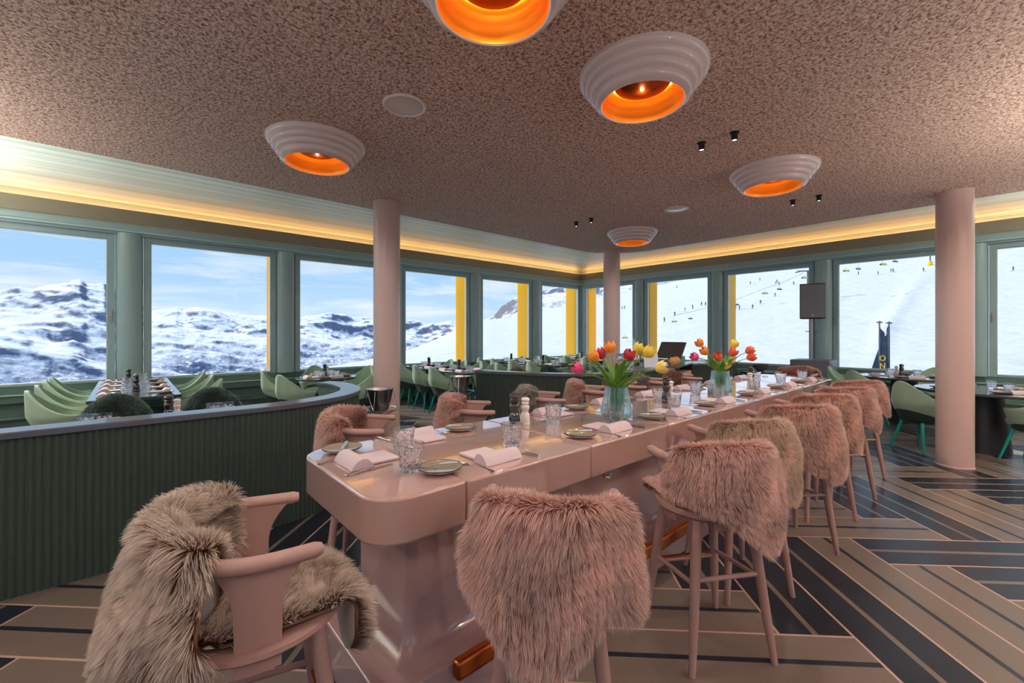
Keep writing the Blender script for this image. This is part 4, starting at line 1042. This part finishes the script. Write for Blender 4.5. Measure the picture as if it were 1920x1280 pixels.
# ---- ribbed vases with tulips
def make_vase():
    r = empty('vase'); n = 64
    pr = [(.040,.0),(.070,.006),(.092,.022),(.099,.045),(.095,.075),(.086,.12),(.077,.17),(.072,.212)]
    P = []
    for i in range(n+1):
        a = 2*pi*i/n; rb = 1+.018*(1 if i % 2 else -1); P.append([(q*rb*math.cos(a), q*rb*math.sin(a), z) for q, z in pr])
    mb = MB().grid(P)
    inn = [(max(.001, q-.004), max(.012, z)) for q, z in pr]
    mb.grid([[(q*math.cos(2*pi*i/n), q*math.sin(2*pi*i/n), z) for q, z in inn] for i in range(n+1)], flip=True)
    m_ = len(pr); k = (n+1)*m_
    for i in range(n):
        mb.f += [(i*m_+m_-1, (i+1)*m_+m_-1, k+(i+1)*m_+m_-1, k+i*m_+m_-1)]; mb.m += [0]
    mb.v += [(0,0,0),(0,0,.012)]; c0 = len(mb.v)-2
    for i in range(n): mb.f += [(c0, (i+1)*m_, i*m_), (c0+1, k+i*m_, k+(i+1)*m_)]; mb.m += [0,0]
    mb.build('ribbed_bowl', M['vase'], r, auto=20)
    return r
PV = Proto(make_vase())
def make_tulip(loc, rz, tilt, L, col, opn, label, nl, rs_):
    """stem leaning out by tilt, bud at its tip, nl strap leaves"""
    r = empty('tulip', loc, rz, label, 'tulip', 'tulips in the vases')
    def sp(t): a = tilt*t**1.3; return Vector((L*t*math.sin(a)*.95, 0, L*t*math.cos(a*.75)))
    b0 = Vector((-.035*math.sin(tilt), 0, .02))
    MB().tube([b0+sp(t) for t in np.linspace(0, 1, 9)], .0034, 7).build('stem', M['stem'], r)
    tip = b0+sp(1); d = (sp(1)-sp(.85)).normalized(); q = Vector((0,0,1)).rotation_difference(d)
    bl = MB()
    for k in range(6):
        P = []
        for i in range(8):
            t = i/7; w_ = .028*math.sin(pi*min(1, t*.93+.07))**.7*(1 if t < .85 else .8); rr_ = 1.45*(.012+.013*math.sin(pi*min(t, .62)/1.24)*1.3-(.011-opn*.018)*max(0, t-.5)*1.5)*(1 if k % 2 else .93)
            row = []
            for j in range(5):
                a = k*pi/3+(j-2)/2*w_/.031
                row.append(tuple(tip+q@Vector((rr_*math.cos(a), rr_*math.sin(a), -.006+.080*t-(abs(j-2)/2)**2*.006*t))))
            P.append(row)
        bl.grid(P)
    bl.build('blossom', M['petal%d' % col], r)
    for k in range(nl):
        a0 = rs_.uniform(-1.3, 1.3)+(pi if rs_.random() < .25 else 0); Ls = L*rs_.uniform(.75, 1.0); bend = rs_.uniform(.1, .7)+tilt*.45
        P = []
        for i in range(12):
            t = i/11; an = bend*t**1.5; c = Vector((Ls*t*math.sin(an), 0, Ls*t*math.cos(an*.8)+.03)); w_ = .021*math.sin(pi*min(1, .12+t*.86))**.8*1.35
            rot = Matrix.Rotation(a0, 3, 'Z'); row = []
            for j in (-1,-.5,0,.5,1):
                row.append(tuple(b0+rot@(c+Vector((-abs(j)*w_*.35*math.cos(an), j*w_, abs(j)*w_*.3)))))
            P.append(row)
        lf = MB().grid(P).build('leaf', M['leafg'], r); s_ = lf.modifiers.new('solid', 'SOLIDIFY'); s_.thickness = .0012
    return r
rs_ = random.Random(5)
def bouquet(x, y, which, spec):
    PV.put((x,y,TT), 0, which+' ribbed aqua glass vase of tulips on the bar table', 'vase', 'tulip vases')
    for lb, az, tilt, L, col, op, nl in spec:
        make_tulip((x,y,TT), R(az), tilt, L, col, op, lb+', in the '+which.lower()+' vase', nl, rs_)
# azimuths are world directions; the viewer looks along 48 degrees, so -42 is picture right and 138 picture left
bouquet(2.34,1.62,'Nearer',[('pink tulip leaning far left',140,.80,.36,3,0,3),('orange yellow tulip at left',128,.40,.37,1,.1,2),('red tulip behind the orange one',100,.30,.38,2,0,2),('orange tulip upright at the top centre',90,.12,.41,1,.1,2),
  ('dark red tulip right of centre',-70,.22,.37,2,0,2),('yellow tulip at top right',-30,.38,.42,0,.2,2),('second yellow tulip at top right',-42,.52,.42,0,.3,1),('pale yellow tulip leaning far right',-52,.85,.38,5,.5,2)])
bouquet(4.03,1.67,'Farther',[('hot pink tulip leaning far left',140,.75,.36,3,0,3),('orange yellow tulip at top left',125,.42,.44,1,.1,2),('small orange tulip at left',132,.40,.36,1,.1,1),('red orange tulip at the front left',-170,.30,.30,4,.2,2),
  ('coral tulip right of centre',-50,.32,.34,4,.5,2),('yellow tulip at the top right',-30,.35,.42,0,.1,2),('dark coral tulip leaning right',-42,.72,.42,4,0,2),('second coral tulip leaning right',-45,.85,.38,4,.1,2),('low yellow tulip at the front',-100,.25,.22,0,.2,1)])

# ================================================================== curved fluted partitions
def resample(pts, step, closed=False):
    p = np.array(pts, float); d = np.r_[0, np.cumsum(np.hypot(*np.diff(p, axis=0).T))]; n = int(d[-1]/step)+1; s = np.linspace(0, d[-1], n)
    return np.stack([np.interp(s, d, p[:,0]), np.interp(s, d, p[:,1])], 1), s
def smooth_path(pts, step=.02, it=30):
    p, s = resample(pts, step)
    for _ in range(it): p[1:-1] = (p[:-2]+2*p[1:-1]+p[2:])/4
    return p
def normals(p):
    t = np.gradient(p, axis=0); t /= np.linalg.norm(t, axis=1, keepdims=True)+1e-9; return np.stack([t[:,1], -t[:,0]], 1)
def fluted(path, z0, z1, off, parent, name='fluted_panel', pitch=.034, amp=.013):
    p, s = resample(path, pitch/8); n = normals(p); w_ = amp*np.abs(np.sin(pi*s/pitch))
    q = p+n*(off+w_)[:,None]
    return MB().grid([[(x,y,z0),(x,y,z1)] for x, y in q], flip=True).build(name, M['flute'], parent)
def band(path, o0, o1, z0, z1, name, m_, parent, bevel=.006):
    p, s = resample(path, .03); n = normals(p); a = p+n*o0; b_ = p+n*o1
    return MB().prism([tuple(v) for v in a]+[tuple(v) for v in b_[::-1]], z0, z1).build(name, m_, parent, bevel=bevel, auto=30)
# paths run so that the outer (fluted) face is on the right hand side
path1 = smooth_path([(-4.2,3.58),(.8,3.56),(1.12,3.61),(1.42,3.76),(1.64,4.00),(1.77,4.30),(1.80,4.62),(1.79,4.9),(1.70,5.04)])
pt = empty('curved_partition', (0,0,0), 0, 'long curved fluted green partition with slate ledge at the left', 'partition')
band(path1, -.19, .0, .872, .912, 'ledge', M['ledge'], pt); fluted(path1, .0, .874, -.028, pt)
band(path1, -.17, -.03, .02, .873, 'core', M['teal_wall'], pt, bevel=0)
path2 = smooth_path([(3.79,5.08),(3.92,4.62),(4.13,4.12),(4.36,3.80),(4.62,3.57),(4.88,3.46),(5.36,3.41)])
pt = empty('curved_partition', (0,0,0), 0, 'curved dark fluted partition behind the bar table, left of the slim column', 'partition')
band(path2, -.17, .0, .872, .912, 'ledge', M['ledge'], pt); fluted(path2, .0, .874, -.028, pt)
band(path2, -.15, -.03, .02, .873, 'core', M['teal_wall'], pt, bevel=0)
# banquettes on their inner sides
def banquette(path, i0, i1, lab):
    p = path[i0:i1]; r = empty('banquette', (0,0,0), 0, lab, 'banquette')
    band(p, -.62, -.2, .10, .40, 'bench_base', M['teal_wall'], r, bevel=0); band(p, -.64, -.25, .40, .47, 'seat_cushion', M['cushion'], r, bevel=.03)
    q, s = resample(p, .03); n = normals(q); c = q-n*.245
    MB().tube([(x,y,.72) for x, y in c], .06, 12).build('back_roll', M['cushion'], r)
n1 = len(path1)
banquette(path1, int(n1*.30), int(n1*.66), 'grey green banquette bench behind the long curved partition')
banquette(path2, int(len(path2)*.32), int(len(path2)*.9), 'grey green banquette bench behind the dark curved partition')

# ================================================================== service counter beyond the bar table
def counter(name, p0, p1, depth, lab, cat, top=.91):
    d = Vector((p1[0]-p0[0], p1[1]-p0[1])); L = d.length; a = math.atan2(d.y, d.x); r = empty(name, (p0[0],p0[1],0), a, lab, cat)
    MB().box(0, L, .0, depth, top-.035, top).build('worktop', M['ledge'], r, smooth=False, bevel=.006)
    MB().box(.01, L-.01, .035, depth-.01, .0, top-.036).build('carcass', M['teal_wall'], r, smooth=False)
    fluted([(.01,.034),(L-.01,.034)], .0, top-.036, 0, r); return r
counter('service_counter', (5.50,3.50), (6.34,3.31), .95, 'green fluted service counter with wine glasses right of the slim column', 'counter')
counter('service_counter', (7.50,3.64), (8.50,3.20), .6, 'green fluted service counter below the second tulip bouquet', 'counter')
d_ = Vector((7.44-6.38, 3.61-3.32)); Ls = d_.length
r = empty('shelf_unit', (6.44,3.30,0), math.atan2(d_.y, d_.x), 'dark open shelf unit with a wooden drawer between the fluted counters', 'shelf unit')
MB().box(0,Ls,0,.5,.905,.93).build('top', M['ledge'], r, smooth=False)
for x in (0, Ls-.03): MB().box(x,x+.03,0,.5,0,.905).build('side_panel', M['black'], r, smooth=False)
MB().box(.03,Ls-.03,.47,.5,0,.905).build('back_panel', M['black'], r, smooth=False)
MB().box(.03,Ls-.03,.02,.47,.58,.60).build('shelf', M['black'], r, smooth=False)
MB().box(.05,Ls-.05,.01,.45,.62,.80).build('wooden_drawer', M['wood_box'], r, smooth=False, bevel=.004)
r = empty('till_screen', (7.02,3.80,.93), R(-95), 'dark tilted till screen on the shelf unit', 'screen')
mb = MB(); mb.add([(-.24,0,.10),(.24,0,.10),(.24,.17,.37),(-.24,.17,.37),(-.24,.02,.085),(.24,.02,.085),(.24,.19,.355),(-.24,.19,.355)], [(0,1,2,3),(7,6,5,4),(0,4,5,1),(1,5,6,2),(2,6,7,3),(3,7,4,0)]); mb.build('panel', M['screen'], r, smooth=False)
MB().tube([(0,.06,0),(0,.06,.16)], .03, 8).box(-.1,.1,-.03,.15,0,.012).build('stand', M['black'], r)
o = MB(); o.add([(-.11,0,.0),(.11,0,.0),(.11,.06,.21),(-.11,.06,.21),(-.11,.012,0),(.11,.012,0),(.11,.072,.21),(-.11,.072,.21)], [(3,2,1,0),(4,5,6,7),(0,1,5,4),(1,2,6,5),(2,3,7,6),(3,0,4,7)])
o = o.build('menu_card', M['paper'], smooth=False); o.location = (6.18,3.62,.912); o.rotation_euler = (0,0,R(-45)); tag(o, 'white menu card leaning on the service counter', 'menu')
def make_bottle():
    r = empty('wine_bottle')
    MB().lathe([(0,0),(.037,0),(.038,.01),(.038,.19),(.03,.215),(.0145,.24),(.0145,.29)], n=20, cap=False).build('glass_body', M['bottle'], r)
    MB().lathe([(.0155,.25),(.0155,.305),(0,.305)], n=16, cap=False).build('capsule', M['mill_black'], r)
    MB().lathe([(.0388,.06),(.0388,.14)], n=20, cap=False).build('label', M['label'], r); return r
PB = Proto(make_bottle()); PB.put((6.33,3.98,.912),0,'left olive wine bottle on the service counter','bottle','wine bottles on the service counter'); PB.put((6.50,3.90,.912),0,'right olive wine bottle on the service counter','bottle','wine bottles on the service counter')
def make_wine():
    r = empty('wine_glass')
    MB().lathe([(0,.002),(.033,.002),(.034,.004),(.006,.008),(.0035,.02),(.0035,.10),(.012,.108),(.032,.135),(.037,.16),(.033,.195),(.029,.215)], n=18, cap=False).build('goblet', M['glass'], r); return r
PW = Proto(make_wine()); k = 0
for i in range(5):
    for j in range(3):
        PW.put((5.86+.11*i, 3.78+.12*j+.02*i, .912), 0, 'clear wine glass in the cluster on the service counter right of the slim column', 'glass', 'wine glasses on the service counter')
for k, (x, y, m_, lb) in enumerate(((6.62,3.50,'fruit','small golden ornament on the shelf unit'),(6.85,3.56,'fruit','larger golden ornament in the middle of the shelf unit'),(7.15,3.66,'basket','patterned aqua tin at the right end of the shelf unit'))):
    nm = 'ornament' if k < 2 else 'patterned_tin'
    o = (MB().lathe([(0,0),(.04,0),(.06,.03),(.07,.07),(.05,.11),(.025,.13),(0,.135)], n=16, cap=False) if k < 2 else MB().box(-.1,.1,-.06,.06,0,.13)).build(nm, M[m_], bevel=0 if k < 2 else .008)
    o.location = (x, y, .931); tag(o, lb, 'ornament' if k < 2 else 'tin')
r = empty('side_table', (8.62,2.86,0), R(-30), 'small dark side table between the counter and the subwoofer', 'side table')
MB().box(-.26,.26,-.2,.2,.72,.75).build('top', M['black'], r, bevel=.004)
for sx, sy in ((1,1),(1,-1),(-1,1),(-1,-1)): MB().tube([(.22*sx,.16*sy,.72),(.22*sx,.16*sy,0)], .013, 8).build('leg', M['steel'], r)
o = MB().lathe([(0,.01),(.07,.01),(.15,.09),(.19,.19),(.185,.19),(.14,.09),(0,.02)], n=24, cap=False).build('dark_bowl', M['screen']); o.location = (8.62,2.86,.751); o.scale = (.7,.7,.7); tag(o, 'dark metal bowl on the small side table', 'bowl')

# ================================================================== loudspeaker
r = empty('subwoofer', (10.22,2.42,0), R(180), 'black subwoofer cabinet by the right windows', 'speaker')
MB().box(-.30,.30,-.33,.33,.0,.93).build('cabinet', M['grille'], r, smooth=False, bevel=.01)
MB().box(.30,.308,-.30,.30,.03,.90).build('front_grille', M['grille'], r, smooth=False)
for s in (-1, 1):
    MB().box(-.12,.12,s*.330,s*.338,.62,.74).build('handle_plate', M['black'], r, smooth=False); MB().box(-.16,.16,s*.331,s*.334,.40,.88).build('side_panel', M['paper'] if s < 0 else M['grille'], r, smooth=False)
r = empty('loudspeaker', (10.2,2.45,.93), R(180+18), 'black loudspeaker raised on a pole over the subwoofer', 'speaker')
MB().tube([(0,0,0),(0,0,.82)], .018, 10).build('pole', M['dsteel'], r); MB().tube([(-.03,-.1,.56),(-.03,.1,.56)], .008, 6).lathe([(0,-.01),(.02,0),(0,.01)], (-.03,.1,.56), 8).build('clamp', M['dsteel'], r)
MB().prism([(.2,-.21),(.2,.21),(-.12,.17),(-.18,.08),(-.18,-.08),(-.12,-.17)], .81, 1.50).build('cabinet', M['black'], r, smooth=False, bevel=.01)
MB().box(.2,.21,-.2,.2,.83,1.48).build('front_grille', M['grille'], r, smooth=False, bevel=.003)
MB().box(.21,.214,-.02,.02,.86,.895).build('badge', M['dsteel'], r, smooth=False)

# ================================================================== wine coolers on stands
def make_cooler():
    r = empty('wine_cooler')
    MB().lathe([(0,0),(.13,0),(.13,.012),(.02,.03),(.016,.10),(.016,.60)], n=28, cap=False).build('stand', M['dsteel'], r)
    MB().lathe([(.016,.60),(.05,.605),(.085,.64),(.115,.74),(.135,.85),(.142,.852),(.142,.858),(.13,.856),(.105,.72),(.07,.63),(0,.62)], n=32, cap=False).build('bucket', M['steel'], r)
    ring = [(.19*math.cos(2*pi*i/24), .19*math.sin(2*pi*i/24), .64) for i in range(25)]
    MB().tube(ring, .006, 6).build('ring', M['steel'], r)
    for k in range(4):
        a = pi/4+pi/2*k; MB().tube([(.016*math.cos(a),.016*math.sin(a),.56),(.19*math.cos(a),.19*math.sin(a),.64),(.145*math.cos(a),.145*math.sin(a),.84)], .005, 6).build('strut', M['steel'], r)
    return r
PC = Proto(make_cooler())
PC.put((2.02,4.40,0), 0, 'steel wine cooler on a stand left of the thick pink column', 'wine cooler', 'wine coolers'); PC.put((3.45,4.95,0), 0, 'steel wine cooler on a stand beside the dark curved partition', 'wine cooler', 'wine coolers')

# ================================================================== green tub chairs
def make_chair():
    r = empty('tub_chair'); n = 48
    def ztop(th): a = min(abs(th)/R(118), 1); return .60+.265*(.5+.5*math.cos(pi*a))**1.3
    def ring(th, f, o):      # f 0 bottom .. 1 top edge
        zt = ztop(th); z = .36+(zt-.36)*f; h = (z-.36)/.5
        rad = .175+.105*min(1, h*2.2)**.7
        back = max(0, math.cos(th))
        rad *= 1-.10*back*max(0, h-.55)*1.5
        lean = -.055*max(0, h-.3)*back
        x = -(rad-o)*math.cos(th)*1.0+lean; y = (rad-o)*math.sin(th)*(1-.0*h)
        # narrow towards the rounded top of the back
        y *= 1-.34*max(0, h-.45)
        return (x, y, z)
    ths = np.linspace(R(-122), R(122), n); F_ = np.linspace(0, 1, 12)
    def shell(f0, f1, nm, m_, th=.0):
        Fs = np.linspace(f0, f1, 10); mb = MB(); A = [[ring(t_, f, th) for f in Fs] for t_ in ths]; B = [[ring(t_, f, .035) for f in Fs] for t_ in ths]
        mb.grid(A, flip=True); mb.grid(B); k = n*10
        lp = [i*10 for i in range(n)]+[(n-1)*10+j for j in range(1, 10)]+[i*10+9 for i in range(n-2, -1, -1)]+[j for j in range(8, 0, -1)]
        mb.f += [(lp[i], lp[(i+1)%len(lp)], k+lp[(i+1)%len(lp)], k+lp[i]) for i in range(len(lp))]; mb.m += [0]*len(lp)
        return mb.build(nm, m_, r, auto=60, bevel=.008 if f1 == 1 else 0)
    shell(.30, 1, 'backrest', M['chair']); shell(0, .30, 'lower_shell', M['chair_low'], .002)
    MB().lathe([(0,.345),(.15,.345),(.178,.36),(.19,.40),(.0,.40)], n=32, cap=False).build('seat_pan', M['chair_low'], r)
    MB().lathe([(0,.40),(.19,.40),(.215,.43),(.21,.465),(.17,.48),(0,.485)], (.02,0,0), n=32, cap=False).build('seat_cushion', M['chair'], r)
    for sx, sy in ((1,1),(1,-1),(-1,1),(-1,-1)):
        MB().tube([(.12*sx,.12*sy,.36),(.20*sx,.20*sy,0)], [.019,.012], 10).build('leg', M['leg'], r)
    return r
PCH = Proto(make_chair())
def chair(x, y, a, lb, grp): PCH.put((x,y,0), R(a), 'green tub chair, '+lb, 'chair', grp)
def rect_table(x0, x1, y0, y1, lab, legs):
    r = empty('dining_table', ((x0+x1)/2,(y0+y1)/2,0), 0, lab, 'table', 'dark dining tables'); hx, hy = (x1-x0)/2, (y1-y0)/2
    MB().box(-hx,hx,-hy,hy,.715,.75).build('tabletop', M['ttop'], r, bevel=.006)
    for y in legs:
        p = MB().lathe([(.045,.02),(.04,.1),(.04,.715)], (0,y,0), 20, cap=False).build('column', M['tbase'], r); MB().lathe([(0,0),(.24,0),(.24,.012),(.05,.025)], (0,y,0), 28, cap=False).build('foot_plate', M['tbase'], r)
def round_table(x, y, R_, lab, drum=None):
    r = empty('dining_table', (x,y,0), 0, lab, 'table', 'dark dining tables')
    MB().lathe([(0,.715),(R_-.01,.715),(R_,.725),(R_,.742),(R_-.008,.75),(0,.75)], n=56, cap=False).build('tabletop', M['ttop'], r)
    if drum: MB().lathe([(drum*1.12,0),(drum*1.1,.04),(drum*.95,.35),(drum*.8,.715)], n=40, cap=False).build('drum_base', M['tbase'], r)
    else:
        MB().lathe([(.045,.02),(.04,.1),(.04,.715)], n=20, cap=False).build('column', M['tbase'], r); MB().lathe([(0,0),(.26,0),(.26,.012),(.05,.025)], n=28, cap=False).build('foot_plate', M['tbase'], r)
def cover(x, y, a, where, g=1, z=.7505):
    c, s = math.cos(a), math.sin(a)
    def q(u, v): return (x+u*c-v*s, y+u*s+v*c, z)
    PPL.put(q(-.12,0), a, 'taupe bread plate '+where, 'plate', 'bread plates '+where)
    PNP.put(q(.05,0), a, 'folded pale napkin '+where, 'napkin', 'napkins '+where)
    for k in range(g): PGL.put(q(.12+.09*k,.17-.03*k), random.random(), 'cut glass tumbler '+where, 'glass', 'tumblers '+where, .95)
def mill2(x, y, where, z=.7505, salt=True):
    PMB.put((x,y,z), 0, 'black pepper mill '+where, 'pepper mill')
    if salt: PMW.put((x+.06,y+.07,z), 0, 'white salt mill '+where, 'salt mill')
# table against the left windows
rect_table(-.33,.46,6.25,8.78,'long dark table running to the leftmost window post',(-.8,.8))
w1 = 'on the long table by the leftmost window post'
for k, y in enumerate((6.62,7.2,7.8,8.4)): cover(-.19,y,-pi/2,w1); cover(.32,y,pi/2,w1)
PMB.put((.07,6.95,.7505),0,'nearer black pepper mill '+w1,'pepper mill'); PMB.put((.0,8.1,.7505),0,'farther black pepper mill '+w1,'pepper mill')
for k, y in enumerate((6.62,7.25,7.9,8.5)): chair(-.50,y,0,'%s from front along left of leftmost long table' % ordn[k],'chairs at the leftmost long table')
for k, y in enumerate((6.72,7.5,8.4)): chair(.62,y,180,'%s from front along right of leftmost long table' % ordn[k],'chairs at the leftmost long table')
# table just behind the long partition
rect_table(-.62,1.12,4.12,4.72,'dark table right behind the long curved partition',(0,)); w0 = 'on the table right behind the long curved partition'
for x in (-.35,.42): cover(x,4.27,0,w0,2); cover(x+.25,4.58,pi,w0,1)
mill2(.24,4.42,w0)
for x, lb in ((-.08,'left'),(.62,'right')):
    chair(x,4.98,-90,'%s one under green fur behind the long partition' % lb,'fur covered chairs behind the long partition')
    s = np.linspace(-1,1,31); G = np.zeros((31,22,3))
    for i, u in enumerate(s):
        th = u*R(78); z0 = .60+.265*(.5+.5*math.cos(pi*min(abs(th)/R(118),1)))**.8+.012
        for j in range(22):
            f = j/21; a = f*pi; rr_ = .225+.045*(1-math.cos(a))*.5-.01 if f < .001 else .215+.0
            if f < .35: off, dz = -.052, -(.35-f)*.45
            elif f < .6: b_ = (f-.35)/.25*pi; off, dz = -.017-.035*math.cos(b_), .03*math.sin(b_)
            else: off, dz = .018, -(f-.6)*.5
            rad = .268-.03+off
            G[i,j] = (-rad*math.cos(th)-.03, rad*math.sin(th)*.93, z0+dz)
    fur_obj('sheepskin',[G],FUR['green'],12000,.034,.0012,40+int(x*10),(x,4.98,0),R(-90),'dark green sheepskin on the %s chair behind the long partition' % lb,'green sheepskins on chairs',clump=.3)
    GREEN_G = G
# round table under the second post
round_table(2.40,7.22,.46,'round dark table between the thick pink column and the windows'); w2 = 'on the round table left of the thick pink column'
for a in (0,90,180,270): cover(2.40+.28*math.sin(R(a)), 7.22-.28*math.cos(R(a)), R(a), w2, 1)
mill2(2.38,7.25,w2)
for x, y, a, lb in ((1.84,7.62,-20,'left rear one, round table by thick column'),(1.86,6.86,20,'left front one at the round table by the thick column'),(2.52,8.12,-100,'window side one at the round table by the thick column'),(3.08,7.62,200,'right rear one at the round table by the thick column'),(2.75,6.52,108,'dark backed front one at the round table by the thick column')): chair(x,y,a,lb,'chairs at the round table by the thick column')
# long tables right of the column
rect_table(4.40,5.12,6.2,8.5,'long dark table right of the thick column, teal legged chairs on its left',(-.7,.7)); w3 = 'on the long table right of the thick column'
for y in (6.55,7.1,7.65,8.2): cover(4.54,y,-pi/2,w3); cover(4.98,y,pi/2,w3)
mill2(4.74,6.85,'near the front '+w3); mill2(4.70,7.9,'near the back '+w3)
for k, y in enumerate((6.62,7.2,7.8,8.36)): chair(4.26,y,0,'%s from front, left side of table beyond thick column' % ordn[k],'chairs at the table right of the thick column')
for k, y in enumerate((6.75,7.25,7.8,8.35)): chair(5.28,y,180,'%s from front, right side of table beyond thick column' % ordn[k],'chairs at the table right of the thick column')
rect_table(6.82,7.52,6.3,8.6,'long dark table seen above the dark curved partition',(-.7,.7)); w4 = 'on the long table above the dark curved partition'
for y in (6.6,7.15,7.7,8.25): cover(6.95,y,-pi/2,w4); cover(7.4,y,pi/2,w4)
mill2(7.15,6.95,'near the front '+w4); mill2(7.1,8.0,'near the back '+w4)
for k, y in enumerate((6.65,7.25,7.9,8.42)): chair(6.70,y,0,'%s from front, left side of table above dark partition' % ordn[k],'chairs at the table above the dark partition')
for k, y in enumerate((6.5,7.15,7.9,8.45)): chair(7.66,y,180,'%s from front, right side of table above dark partition' % ordn[k],'chairs at the table above the dark partition')
rect_table(9.05,9.75,6.6,8.6,'long dark table in the far room corner',(-.6,.6)); w5 = 'on the table in the far room corner'
for y in (6.9,7.5,8.1): cover(9.18,y,-pi/2,w5); cover(9.62,y,pi/2,w5)
mill2(9.35,7.6,w5)
for k, y in enumerate((6.95,7.6,8.35)): chair(8.93,y,0,'%s from the front on the left of the far corner table' % ordn[k],'chairs at the far corner table')
for k, y in enumerate((7.0,7.7,8.35)): chair(9.90,y,180,'%s from the front on the right of the far corner table' % ordn[k],'chairs at the far corner table')
round_table(8.05,5.35,.45,'round dark table behind the slim pink column'); w7 = 'on the round table behind the slim column'
for a in (0,90,180): cover(8.05+.27*math.sin(R(a)), 5.35-.27*math.cos(R(a)), R(a), w7, 1)
for x, y, a, lb in ((7.45,5.45,0,'left one at the round table behind the slim column'),(8.1,6.0,-90,'rear one at the round table behind the slim column'),(8.7,5.3,180,'right one at the round table behind the slim column')): chair(x,y,a,lb,'chairs at the table behind the slim column')
# inside the second partition
rect_table(4.72,5.75,4.10,4.66,'dark table right behind the dark curved partition',(0,)); w6 = 'on the table right behind the dark curved partition'
for x in (4.95,5.5): cover(x,4.26,0,w6,1)
mill2(5.36,4.40,w6)
for x, lb in ((4.72,'left'),(5.42,'right')):
    chair(x,4.94,-90,'%s one under green fur behind the dark partition' % lb,'fur covered chairs behind the dark partition')
    fur_obj('sheepskin',[GREEN_G],FUR['grey' if lb == 'left' else 'green'],8000,.034,.0014,60+int(x*10),(x,4.94,0),R(-90),'%s sheepskin on the %s chair behind the dark partition' % ('grey green' if lb == 'left' else 'dark green', lb),'green sheepskins on chairs',clump=.3)
# right hand side
round_table(9.50,1.0,.60,'round dark table by the window with the two flags',.2); w8 = 'on the round table by the flag window'
for a in (20,110,200,290): cover(9.5+.36*math.sin(R(a)), 1.0-.36*math.cos(R(a)), R(a), w8, 1)
mill2(9.40,1.02,w8)
for x, y, a, lb in ((8.93,1.40,-30,'nearer of two overlapping ones left of the flag window table'),(9.42,1.72,-90,'farther of two overlapping ones left of the flag window table'),(10.15,.75,170,'right one at the flag window table')): chair(x,y,a,lb,'chairs at the flag window table')
round_table(7.95,.12,.62,'round black drum based table right of the large pink column',.235); w9 = 'on the round table right of the large pink column'
for a in (-50,40,130,220): cover(7.95+.38*math.sin(R(a)), .12-.38*math.cos(R(a)), R(a), w9, 1)
PMB.put((7.80,.20,.7505),0,'glossy black pepper mill '+w9,'pepper mill'); PMW.put((7.68,.235,.7505),0,'white salt mill '+w9,'salt mill')
chair(7.36,.62,-35,'with teal legs directly left of the large pink column','chairs at the drum table'); chair(7.62,-.30,60,'dark one cut by the right edge of the photo','chairs at the drum table')
o = MB().lathe([(0,0),(.15,0),(.15,.006),(.13,.012),(0,.014)], n=36, cap=False).build('floor_socket_cover', M['white']); o.location = (8.05,-.12,.001); tag(o, 'round white plate on the floor beside the black drum base', 'floor plate')

# ================================================================== uplighter floor lamps added out of view to brighten the ceiling
def make_added_uplighter():
    r = empty('added_uplighter')
    MB().lathe([(0,0),(.16,0),(.16,.015),(.02,.03),(.014,.06)], n=28, cap=False).build('base', M['black'], r)
    MB().tube([(0,0,.03),(0,0,1.72)], .013, 10).build('pole', M['dsteel'], r)
    MB().lathe([(.02,1.70),(.09,1.74),(.19,1.82),(.185,1.825),(.085,1.75),(0,1.735)], n=36, cap=False).build('bowl_shade', M['lampbody'], r)
    MB().lathe([(0,1.78),(.06,1.775),(.065,1.76),(0,1.75)], n=20, cap=False).build('bulb', mat('added_uplighter_bulb', (1,1,1,1), emit=(1,.88,.74,1), estr=12), r); return r
PU = Proto(make_added_uplighter())
for x, y, W_ in ((-2.4,4.7,420),(-2.9,7.3,520),(4.6,-2.1,950),(8.4,-2.6,1000),(1.3,-1.9,220),(-2.0,.8,220)):
    PU.put((x,y,0), 0, 'bowl shaded uplighter added out of view to brighten the ceiling', 'floor lamp', 'uplighters added for the ceiling')
    l = bpy.data.lights.new('added_uplight', 'SPOT'); l.energy = W_; l.spot_size = R(160); l.spot_blend = 1; l.shadow_soft_size = .1; l.color = (1,.94,.87)
    q = bpy.data.objects.new('added_uplight', l); COL.objects.link(q); q.location = (x, y, 1.85); q.rotation_euler = (pi, 0, 0)

# ------------------------------------------------------------------ view
vs = sc.view_settings; vs.view_transform = 'Standard'; vs.look = 'None'; vs.gamma = 1; vs.use_curve_mapping = False; vs.exposure = 0.5
cy = sc.cycles; cy.use_denoising = True; cy.max_bounces = 10; cy.diffuse_bounces = 5; cy.glossy_bounces = 5; cy.transmission_bounces = 8; cy.transparent_max_bounces = 12
cy.sample_clamp_indirect = 6; cy.caustics_reflective = False; cy.caustics_refractive = True; cy.blur_glossy = .1
